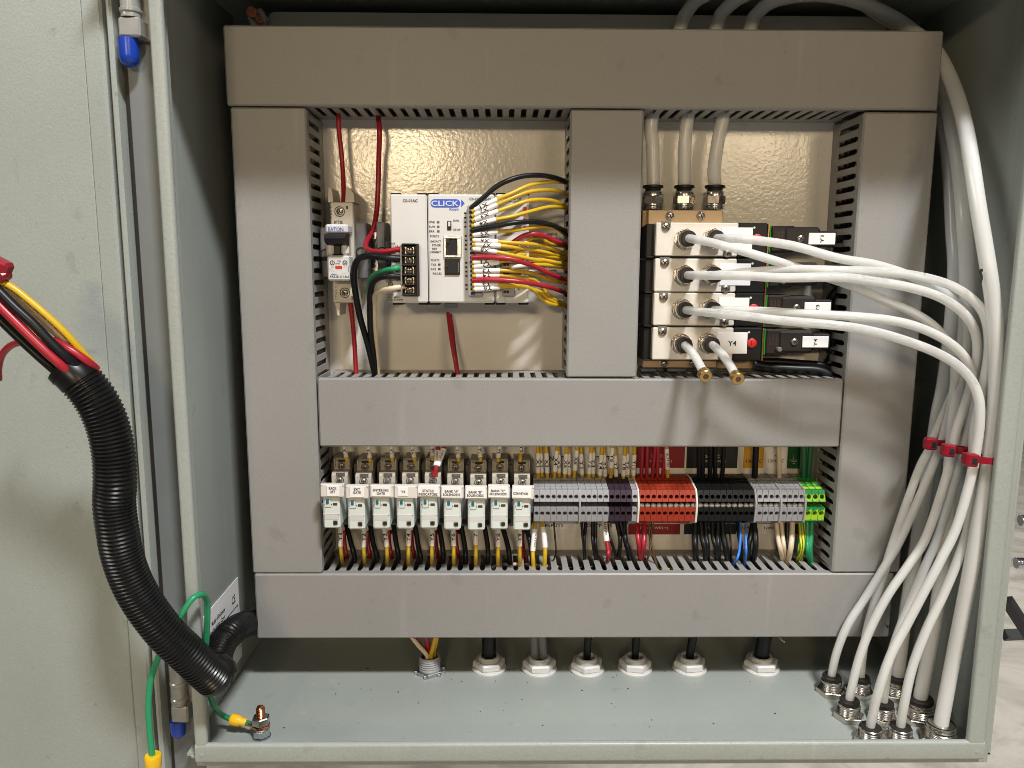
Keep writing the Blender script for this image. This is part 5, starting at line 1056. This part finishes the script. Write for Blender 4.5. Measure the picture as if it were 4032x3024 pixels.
big(1, f6, ((Bz, 438, 350, -.027), (Bz, 462, 100, -.028), (T2, 540, 200, -.028), (T2, 600, 70, -.027), (T2, 760, -40, -.025), (T2, 1050, -100, -.022), (T2, 1400, -40, -.018), (T2, 1660, 110, -.012), (Z6, 560, 300, -0.0061), (Z6, 690, 620, -0.0375), (Z6, 745, 850, -0.0580), (Z6, 790, 1120, -0.0708), (Z6, 820, 1450, -0.0861), (A7, 838, 100, -0.0890), (A7, 835, 450, -0.0924), (A7, 800, 800, -0.0957), (A7, 765, 1060, -0.0966), (A7, 740, 1350, -0.0973), (Z8, 1150, 60, -0.0980), (Z8, 1128, 330, -0.0980), (Z8, 1085, 650, -0.0980), (Z8, 1035, 930, -0.0980)), 'thick milky tube from the middle manifold fitting')
tb_ = big(2, f9, ((Bz, 612, 400, -.028), (Bz, 668, 100, -.030), (T2, 770, 200, -.030), (T2, 820, 90, -.029), (T2, 950, 0, -.028), (T2, 1200, -35, -.026), (T2, 1450, 0, -.024), (T2, 1680, 90, -.024), (T2, 1850, 200, -.026), (Z6, 640, 340, -0.0409), (Z6, 752, 560, -0.0638), (Z6, 825, 800, -0.0889), (Z6, 872, 1060, -0.1101), (Z6, 915, 1350, -0.1233), (A7, 975, 50, -0.1324), (A7, 1018, 350, -0.1345), (A7, 1038, 650, -0.1367), (A7, 1030, 950, -0.1378), (A7, 1005, 1250, -0.1374), (A7, 968, 1500, -0.1370), (Z8, 1370, 30, -0.1366), (Z8, 1318, 330, -0.1362), (Z8, 1255, 650, -.1325), (Z8, 1190, 980, -.1295)), 'thick milky tube with a dark smudge, bowed out against the side wall')
sm = MB(); q = [A7(x, y, -.1375) for x, y in ((928, 100), (944, 96), (948, 108), (938, 122), (944, 140), (946, 160), (938, 188), (930, 184), (936, 160), (932, 138), (924, 120))]
sm.prism([(p.x, p.z) for p in q], 'y', -.1376, -.1370); sm.build('smudge', 'ink', tb_)
# red ties and their pale mounts
def tie(x0, y0, x1, y1, d, lab, thick=.009):
    a, b = K3(x0, y0, d), K3(x1, y1, d); c = (a+b)/2; L = (b-a).length; t = thing('cable_tie', c, lab, 'cable tie', 'red cable ties on the milky tubes')
    th = math.atan2(b.z-a.z, b.x-a.x); m = MB(); out = rnd(-L/2, L/2, 0, thick, thick*.48, 6); inn = rnd(-L/2+.0009, L/2-.0009, .0009, thick-.0009, thick*.40, 6); n = len(out); h = .0024
    vs = [(q[0], q[1], s*h) for s in (-1, 1) for q in out] + [(q[0], q[1], s*h) for s in (-1, 1) for q in inn]
    fs = []
    for i in range(n):
        j = (i+1) % n; fs += [(i, j, n+j, n+i), (2*n+j, 2*n+i, 3*n+i, 3*n+j), (n+i, n+j, 3*n+j, 3*n+i), (j, i, 2*n+i, 2*n+j)]
    rotm = Matrix.Rotation(-th, 3, 'Y')
    m.add([c + rotm @ Vector(v) for v in vs], fs); m.build('strap', 'tie', t)
    k = MB().box(-.0045, .0045, -.0058, .0012, -.0046, .0046, .0011); k.v = [a + rotm @ v for v in k.v]; hd = k.build('tie_head', 'tie', t)
    k = MB().box(-.0008, .0026, -.0062, -.0050, -.0024, .0022, .0003); k.v = [a + rotm @ v for v in k.v]; k.build('tie_slot', 'dark', hd)
    k = MB().box(-.0010, .0002, .0030, .0075, -.002, .0062, .0003); k.v = [b + rotm @ (v+Vector((0, -.003, 0))) for v in k.v]; k.build('tie_tail', 'tie', t)
tie(455, 440, 880, 455, -.090, 'red cable tie around the two innermost milky tubes')
tie(775, 560, 1270, 610, -.119, 'red cable tie around the middle pair of milky tubes')
tie(1190, 735, 1775, 798, -.1455, 'red cable tie around the tubes nearest the side wall', .013)
mt = thing('tie_mount', K3(1700, 700, -.10), 'pale plastic tie mount behind the tubes on the side wall', 'tie mount')
box('mount_base', 'cream', XR-.004, XR-.0003, -.140, -.095, K3.x(1800, 900, XR-.004).z, K3.x(1800, 420, XR-.004).z, .0008, mt)
zbox('mount_bar', 'cream', K3, 735, 640, 1760, 740, -.088, -.080, .001, mt)
# ================================================================== CABLE GLANDS
def gland(p, lab, rc, mcab, lean=0.0, n=1, sc=1.0):
    t = thing('cable_gland', p, lab, 'cable gland', 'white nylon cable glands in the enclosure floor')
    MB().lathe(p, (0, 0, 1), [(.0158*sc, 0), (.0160*sc, .0012), (.0154*sc, .0022), (.0140*sc, .0024)], 32).build('flange', 'gland', t)
    MB().cyl(p+Vector((0, 0, .0020)), (0, 0, 1), .0150*sc, .0068, 6, .0014, ph=random.uniform(.1, .9)).build('hex_nut', 'gland', t)
    MB().lathe(p+Vector((0, 0, .0082)), (0, 0, 1), [(.0098*sc, 0), (.0098*sc, .001), (.0092*sc, .0016), (.0096*sc, .0024), (.0090*sc, .0031), (.0092*sc, .0040), (.0074*sc, .0042), (.0072*sc, -.004)], 28, False, False).build('threaded_sleeve', 'gland', t)
    MB().lathe(p+Vector((0, 0, .0050)), (0, 0, 1), [(.0076*sc, 0), (.0076*sc, .0002)], 20).build('bore', 'dark', t)
    for i in range(n):
        dx = (i-(n-1)/2)*rc*1.9
        wire(mcab, [p+Vector((dx, .001, .004)), p+Vector((dx*1.0+lean*.2, 0, .018)), p+Vector((dx*.9+lean*.6, -.003, .036)), p+Vector((dx*.8+lean, -.006, .062))], rc, ('cable rising out of the ' if n == 1 else ('first' if i == 0 else 'second')+' of two cables in the ') + lab, 'cables rising from the glands', n=12, name='cable', cat='cable')
GN = ['white gland beside the grey threaded conduit end', 'white gland holding two thin grey cables', 'white gland third along from the conduit end', 'white gland fourth along from the conduit end', 'white gland fifth along, before the wide gap', 'white gland beyond the wide gap, nearest the air fittings']
for i, (z, x, y, rc, mc, ln, n, sc) in enumerate(((G7, 1705, 424, .0062, 'wblack', .000, 1, .98), (G8, 227, 430, .0040, 'wgrey', -.003, 2, 1.0), (G8, 571, 432, .0034, 'wblack', .001, 1, .99), (G8, 921, 428, .0034, 'wblack', .0, 1, .97), (G8, 1316, 426, .0038, 'wblack', .003, 1, .97), (G8, 1833, 424, .0066, 'wblack', .002, 1, 1.03))):
    gland(z.z(x, y, ZF), GN[i], rc, mc, ln, n, sc)
p = G7.z(1276, 452, ZF)
ce = thing('conduit_end', p, 'grey threaded conduit end with a zinc locknut and five wires', 'conduit fitting')
ln_ = MB().cyl(p, (0, 0, 1), .0128, .0036, 6, .0006).build('locknut', 'zinc', ce)
for k in range(6):
    a = k*math.pi/3+.3; q = p+Vector((math.cos(a)*.0126, math.sin(a)*.0126, .0012)); MB().box(q.x-.0012, q.x+.0012, q.y-.0012, q.y+.0012, q.z-.001, q.z+.0020, .0003).build('locknut_lug', 'zinc', ln_)
pr = [(.0096, .0034)]
for k in range(5): pr += [(.0099, .0046+k*.0021), (.0092, .0056+k*.0021)]
pr += [(.0096, .0152), (.0094, .0160), (.0080, .0160), (.0078, .006)]
MB().lathe(p, (0, 0, 1), pr, 28, False, True).build('threaded_sleeve', 'stop', ce); bpy.data.objects[ce.children[-1].name].data.materials[0] = MT['tgrey']
for k, (m, x0, x1, dy, lab) in enumerate((('wwhite', 1255, 1140, -.004, 'cream wire leaning out of the conduit end'), ('red', 1240, 1152, .002, 'red wire behind the cream one in the conduit end'), ('red', 1272, 1250, .001, 'red wire in the middle of the conduit end'), ('yellow', 1292, 1318, -.003, 'printed yellow wire in front in the conduit end'), ('yellow', 1312, 1330, .003, 'yellow wire at the far rim of the conduit end'))):
    a = p + Vector(((x0-1276)*.00010, dy, .008)); b = G7(x1, 190, p.y-.010)
    wire(m, [a, a+Vector((0, 0, .010)), a.lerp(b, .55)+Vector((0, 0, .004)), b], .0020, lab, None)
# white strand under the bottom duct and grit on the floor
wire('wwhite', [G8(1970, 200, -.04), G8(1985, 220, -.046), G8(2006, 236, -.050)], .0007, 'tiny pale offcut hanging under the bottom duct')
rg = random.Random(3); gm = MB()
for k in range(70):
    u = rg.random(); q = Vector((XL+.03+.46*u, -.02-.10*rg.random()**1.8, ZF)) if k > 34 else Vector((rg.choice((-.066, -.02, .026, .062, .105, .16))+rg.gauss(0, .012), -.022-abs(rg.gauss(0, .008)), ZF))
    s_ = rg.uniform(.0003, .0008); a = rg.random()*6; gm.prism([(q.x+s_*math.cos(a+j*2.1)*rg.uniform(.6, 1.5), q.y+s_*math.sin(a+j*2.1)) for j in range(3)], 'z', ZF, ZF+.0004)
gm.build('grit', 'dark', None, 'dark drilling grit scattered on the enclosure floor', 'grit', None, 'stuff')
# ================================================================== EARTH STUD, LUG, GREEN WIRE
p = G4.z(1588, 1040, ZF)
es = thing('earth_stud', p, 'copper stud with two nuts on the enclosure floor', 'earth stud')
MB().lathe(p, (0, 0, 1), [(.0070, 0), (.0070, .0012), (.0055, .0014)], 20).build('washer', 'zinc', es)
MB().cyl(p+Vector((0, 0, .0014)), (0, 0, 1), .0068, .0062, 6, .0008, ph=.35).build('nut', 'zinc', es)
MB().lathe(p+Vector((0, 0, .0078)), (0, 0, 1), [(.0062, 0), (.0066, .0006), (.0062, .0012)], 20).build('washer', 'zinc', es)
MB().cyl(p+Vector((0, 0, .0108)), (0, 0, 1), .0068, .0066, 6, .0008, ph=.1).build('nut', 'nickel', es)
pr = [(.0034, .0005)]
for k in range(10): pr += [(.0034, .014+k*.0011), (.0029, .0145+k*.0011)]
MB().lathe(p, (0, 0, 1), pr+[(.0026, .0255), (.0010, .0258)], 18).build('threaded_stud', 'copper', es)
lz = p.z+.0098
def on(z, x, y, zz_): return z.z(x, y, zz_)
w1 = on(G4, 1130, 775, lz+.002)
GW = [p+Vector((-.004, 0, .0098)), on(G4, 1290, 815, lz+.001), w1, on(G4, 1010, 715, lz+.006), G4(900, 590, -.132), G4(842, 440, -.136), C3(1322, 1090, -.139), C3(1314, 920, -.142), C3(1322, 740, -.145), C3(1320, 600, -.150), C3(1288, 552, -.160), C3(1225, 582, -.168), C3(1150, 690, -.172), C3(1080, 810, -.173), C3(1005, 965, -.170), C3(960, 1110, -.172), C3(948, 1270, -.172), C3(956, 1440, -.172), C3(972, 1590, -.172), C3(985, 1700, -.172)]
gw = wire('green', GW, .0021, 'green earth wire looping from the stud over the lip to the door', None, n=12, per=8)
d = (w1-GW[1]).normalized()
lg_ = MB().lathe(GW[1]+d*-.0045, d, [(.0026, 0), (.0030, .001), (.0030, .004), (.0042, .0062), (.0044, .0125), (.0040, .0130)], 16).build('lug_sleeve', 'lug', gw)
MB().lathe(p+Vector((0, 0, .0092)), (0, 0, 1), [(.0034, 0), (.0066, 0), (.0066, .0014), (.0034, .0014)], 20, False, False).build('ring_lug', 'copper', gw)
k = MB().sweep([p+Vector((-.005, 0, .0100)), GW[1]+d*-.003], .0021, 8).build('lug_barrel', 'copper', gw)
e = C3(976, 1575, -.172); q = C3(982, 1760, -.172); d = (q-e).normalized()
MB().lathe(e, d, [(.0052, 0), (.0056, .0008), (.0054, .009), (.0036, .013), (.0036, .022)], 16).build('lug_sleeve', 'lug', gw)
# ================================================================== CORRUGATED CONDUITS AND THEIR WIRES
def loom(pts, r, lab, cuff=0, pitch=.0026, z0=.0):
    C = curve(pts, 26); L = [0]
    for i in range(1, len(C)): L.append(L[-1]+(C[i]-C[i-1]).length)
    tot = L[-1]; step = pitch/6; n = int(tot/step); P = []; Rr = []; k = 0
    for i in range(n+1):
        s = i*step
        while k < len(L)-2 and L[k+1] < s: k += 1
        t = (s-L[k])/max(1e-9, L[k+1]-L[k]); P.append(C[k].lerp(C[k+1], t)); f = math.sin(2*math.pi*s/pitch)
        Rr.append(r if s < cuff else r*(1 + .055*max(-.7, min(.7, f*1.3)) - .03))
    for q in range(3): P = [P[0]] + [(P[i-1]+P[i]+P[i+1])/3 for i in range(1, len(P)-1)] + [P[-1]]
    return MB().sweep(P, Rr, 28, False).build('conduit', 'loom', None, lab, 'conduit'), P
ptsA = [C2(440, 735, -.200), C2(520, 815, -.200), C2(625, 950, -.198), C2(700, 1110, -.196), C2(742, 1300, -.195), C2(752, 1480, -.195), C2(748, 1640, -.194), C3(752, 150, -.193), C3(780, 300, -.191), C3(840, 470, -.188), C3(930, 630, -.184), C3(1060, 800, -.179), C3(1190, 925, -.173), C3(1300, 1030, -.166), C3(1368, 1092, -.160)]
lmA, PA = loom(ptsA, .0126, 'thick black corrugated conduit swinging from the door to the enclosure', .012)
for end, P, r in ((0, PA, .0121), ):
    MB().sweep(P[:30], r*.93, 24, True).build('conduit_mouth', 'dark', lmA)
MB().lathe(PA[0]-(PA[1]-PA[0]).normalized()*.0006, PA[1]-PA[0], [(.0112, .0012), (.0118, 0), (.0128, .0002), (.0129, .004)], 28, False, False).build('conduit_cuff', 'loom', lmA)
d = (PA[-1]-PA[-12]).normalized(); MB().lathe(PA[-1]-d*.001, d, [(.0126, 0), (.0124, .003), (.0105, .006), (.0060, .0078), (.001, .0082)], 24, False, True).build('conduit_tip', 'loom', lmA)
ptsB = [C3(1388, 1080, -.146), C3(1385, 1020, -.140), C3(1390, 940, -.132), C3(1420, 860, -.120), C3(1480, 790, -.104), C3(1545, 748, -.068), C3(1605, 734, -.036), C3(1680, 730, -.022), C3(1760, 728, -.020)]
lmB, PB = loom(ptsB, .0108, 'shorter black corrugated conduit bending up into the bottom duct', 0, .0023)
# split edge with teeth where the two conduits meet
sa, sb = C3(1362, 985, -.168), C3(1452, 1110, -.158); sp_ = MB()
for i in range(16):
    t = i/15; q = sa.lerp(sb, t)+Vector((0.001, -.001, .0005)); sp_.box(q.x-.0005, q.x+.0005, q.y-.001, q.y+.001, q.z-.0010, q.z+.0010)
sp_.build('conduit_seam', 'dark', lmB)
fl = MB().sweep([C3(1400, 960, -.148), C3(1428, 1020, -.152), C3(1446, 1070, -.155), C3(1452, 1118, -.156)], [.006, .0085, .0072, .0035], 14).build('conduit_flap', 'loom', lmB)
LG = 'wires running out of the conduit mouth'
for m, xy, ds, lab, r in (('yellow', [(-120, 260), (15, 355), (200, 465), (420, 640), (640, 830), (860, 1040), (1075, 1285), (1200, 1420)], [-.214, -.212, -.208, -.198], 'yellow wire with black printing on the outside of the bundle', .0022),
    ('wwhite', [(-120, 330), (30, 460), (200, 590), (400, 745), (620, 930), (820, 1100), (960, 1230), (1130, 1430)], [-.210, -.208, -.204, -.196], 'cream wire under the yellow one at the conduit mouth', .0026),
    ('wblack', [(-120, 380), (0, 500), (200, 700), (420, 900), (640, 1130), (860, 1340), (1050, 1490), (1200, 1600)], [-.216, -.216, -.212, -.200], 'black wire in the middle of the bundle at the conduit mouth', .0029),
    ('red', [(700, 1130), (830, 1200), (980, 1290), (1150, 1410), (1260, 1500)], [-.205, -.208, -.206, -.198], 'short red wire beside the cream one at the conduit mouth', .0024),
    ('yellow', [(-120, 500), (40, 650), (260, 880), (450, 1050), (620, 1210), (740, 1330), (900, 1500)], [-.205, -.203, -.200, -.196], 'yellow wire peeping out between the red and the black', .0020),
    ('red', [(-120, 560), (0, 680), (200, 880), (420, 1100), (640, 1310), (820, 1470), (960, 1600), (1050, 1700)], [-.216, -.216, -.213, -.202], 'red wire on the lower side of the bundle at the conduit mouth', .0027),
    ('wblack', [(-120, 700), (0, 850), (200, 1050), (400, 1240), (600, 1420), (760, 1560), (900, 1690)], [-.206, -.205, -.203, -.198], 'lowest black wire of the bundle at the conduit mouth', .0027),
    ('red', [(330, 1160), (220, 1165), (110, 1220), (20, 1330), (-20, 1480), (-20, 1640)], [-.196, -.186, -.176, -.170], 'red wire bowing down from the bundle beside the door', .0022)):
    ow = wire(m, up(W3, xy, ds), r, lab, LG, n=12, per=8)
    if 'printing' in lab: along(ow, .12, .84, '(UL) E51583 AWM 1015 105C 600V VW-1 14AWG TEW', .0016, -.0016, 12, r, 'ink')
tk = thing('cable_tie', W3(20, 210, -.214), 'red cable tie knotted round the bundle by the door', 'cable tie')
b = MB().box(-.006, .006, -.005, .004, -.006, .006, .0018); c = W3(-4, 190, -.214); b.v = [c + Matrix.Rotation(.5, 3, 'Y') @ v for v in b.v]; b.build('tie_head', 'tie', tk)
b = MB().box(-.005, .005, -.005, .004, -.004, .004, .0016); c = W3(10, 255, -.214); b.v = [c + Matrix.Rotation(.9, 3, 'Y') @ v for v in b.v]; b.build('strap', 'tie', tk)
# ================================================================== RATING STICKER ON THE SIDE WALL
xs = XL+.0004
def sw(x, y): return S3.x(x, y, xs)
qd = [sw(615, 770), sw(1115, 278), sw(1142, 1150), sw(652, 1290)]
y0_ = (qd[0].y+qd[3].y)/2; y1_ = qd[1].y; zt_ = (qd[0].z+qd[1].z)/2; zb__ = zt_-.075
rs = box('rating_sticker', 'paper', xs-.0002, xs+.0003, y0_, y1_, zb__, zt_, .0001, None, label='white rating sticker with a CE mark on the side wall by the conduit', cat='sticker')
def stx(t, fy, fz, wy, hz, m='ink'):
    put('lettering', text_mesh(t, m), (xs+.0005, y0_+(y1_-y0_)*fy, zb__+(zt_-zb__)*fz), rs, rot=(math.pi/2, 0, math.pi/2), scale=((y1_-y0_)*wy, (zt_-zb__)*hz, 1))
stx('CE', .84, .80, .10, .10)
for i, (fy, fz, wy) in enumerate(((.42, .82, .34), (.38, .74, .42))): stx(('Model of Enclosure', 'Rated for Indoor Cover')[i], fy, fz, wy, .05, 'ink')
stx('1', .05, .80, .05, .13); stx('TYPE 4,12', .24, .52, .22, .07); stx('7', .06, .52, .04, .08)
for i in range(6): stx('Replace this cover before the supply is turned on again'[i*3:i*3+34], .66, .58-i*.055, .56, .034, 'ink')
for i in range(5): stx('Cover and seals must be kept'[i:i+24], .2, .34-i*.06, .3, .03, 'ink')
for fz, a, b_ in ((.68, 0.02, .95), (.44, 0.02, .30)): box('printed_line', 'ink', xs+.0003, xs+.0005, y0_+(y1_-y0_)*a, y0_+(y1_-y0_)*b_, zb__+(zt_-zb__)*fz-.0003, zb__+(zt_-zb__)*fz+.0003, 0, rs)
box('printed_line', 'ink', xs+.0003, xs+.0005, y0_+(y1_-y0_)*.95-.0003, y0_+(y1_-y0_)*.95+.0003, zb__+.01, zb__+(zt_-zb__)*.68, 0, rs)
# ================================================================== BEYOND THE ENCLOSURE
ZG = -1.15
MB().add([(-8, -6, ZG), (12, -6, ZG), (12, 16, ZG), (-8, 16, ZG)], [(0, 1, 2, 3)]).build('floor', 'concrete', None, kind='structure')
def rod(x, y, d, lab):
    c = Z8(x, y, d); r = .0060; pr = []
    for k in range(60): pr += [(r, k*.003), (r*.84, k*.003+.0015)]
    MB().lathe(c, (1, -.1, .02), pr, 14).build('threaded_rod', 'zinc', None, lab, 'threaded rod', 'threaded rods beside the enclosure')
rod(1634, 42, .12, 'upper zinc threaded rod poking out beside the enclosure'); rod(1606, 320, .10, 'lower zinc threaded rod poking out beside the enclosure')
sd = thing('stand_brace', Z8(1620, 720, .3), 'black steel brace of the stand behind the enclosure', 'stand')
a, b = Z8(1545, 560, .30), Z8(1720, 830, .30)
MB().sweep([a, b], .009, 4).build('diagonal_bar', 'wall_dirt', sd)
c, e = Z8(1530, 790, .34), Z8(1740, 782, .34); MB().sweep([c, e], .009, 4).build('cross_bar', 'wall_dirt', sd)
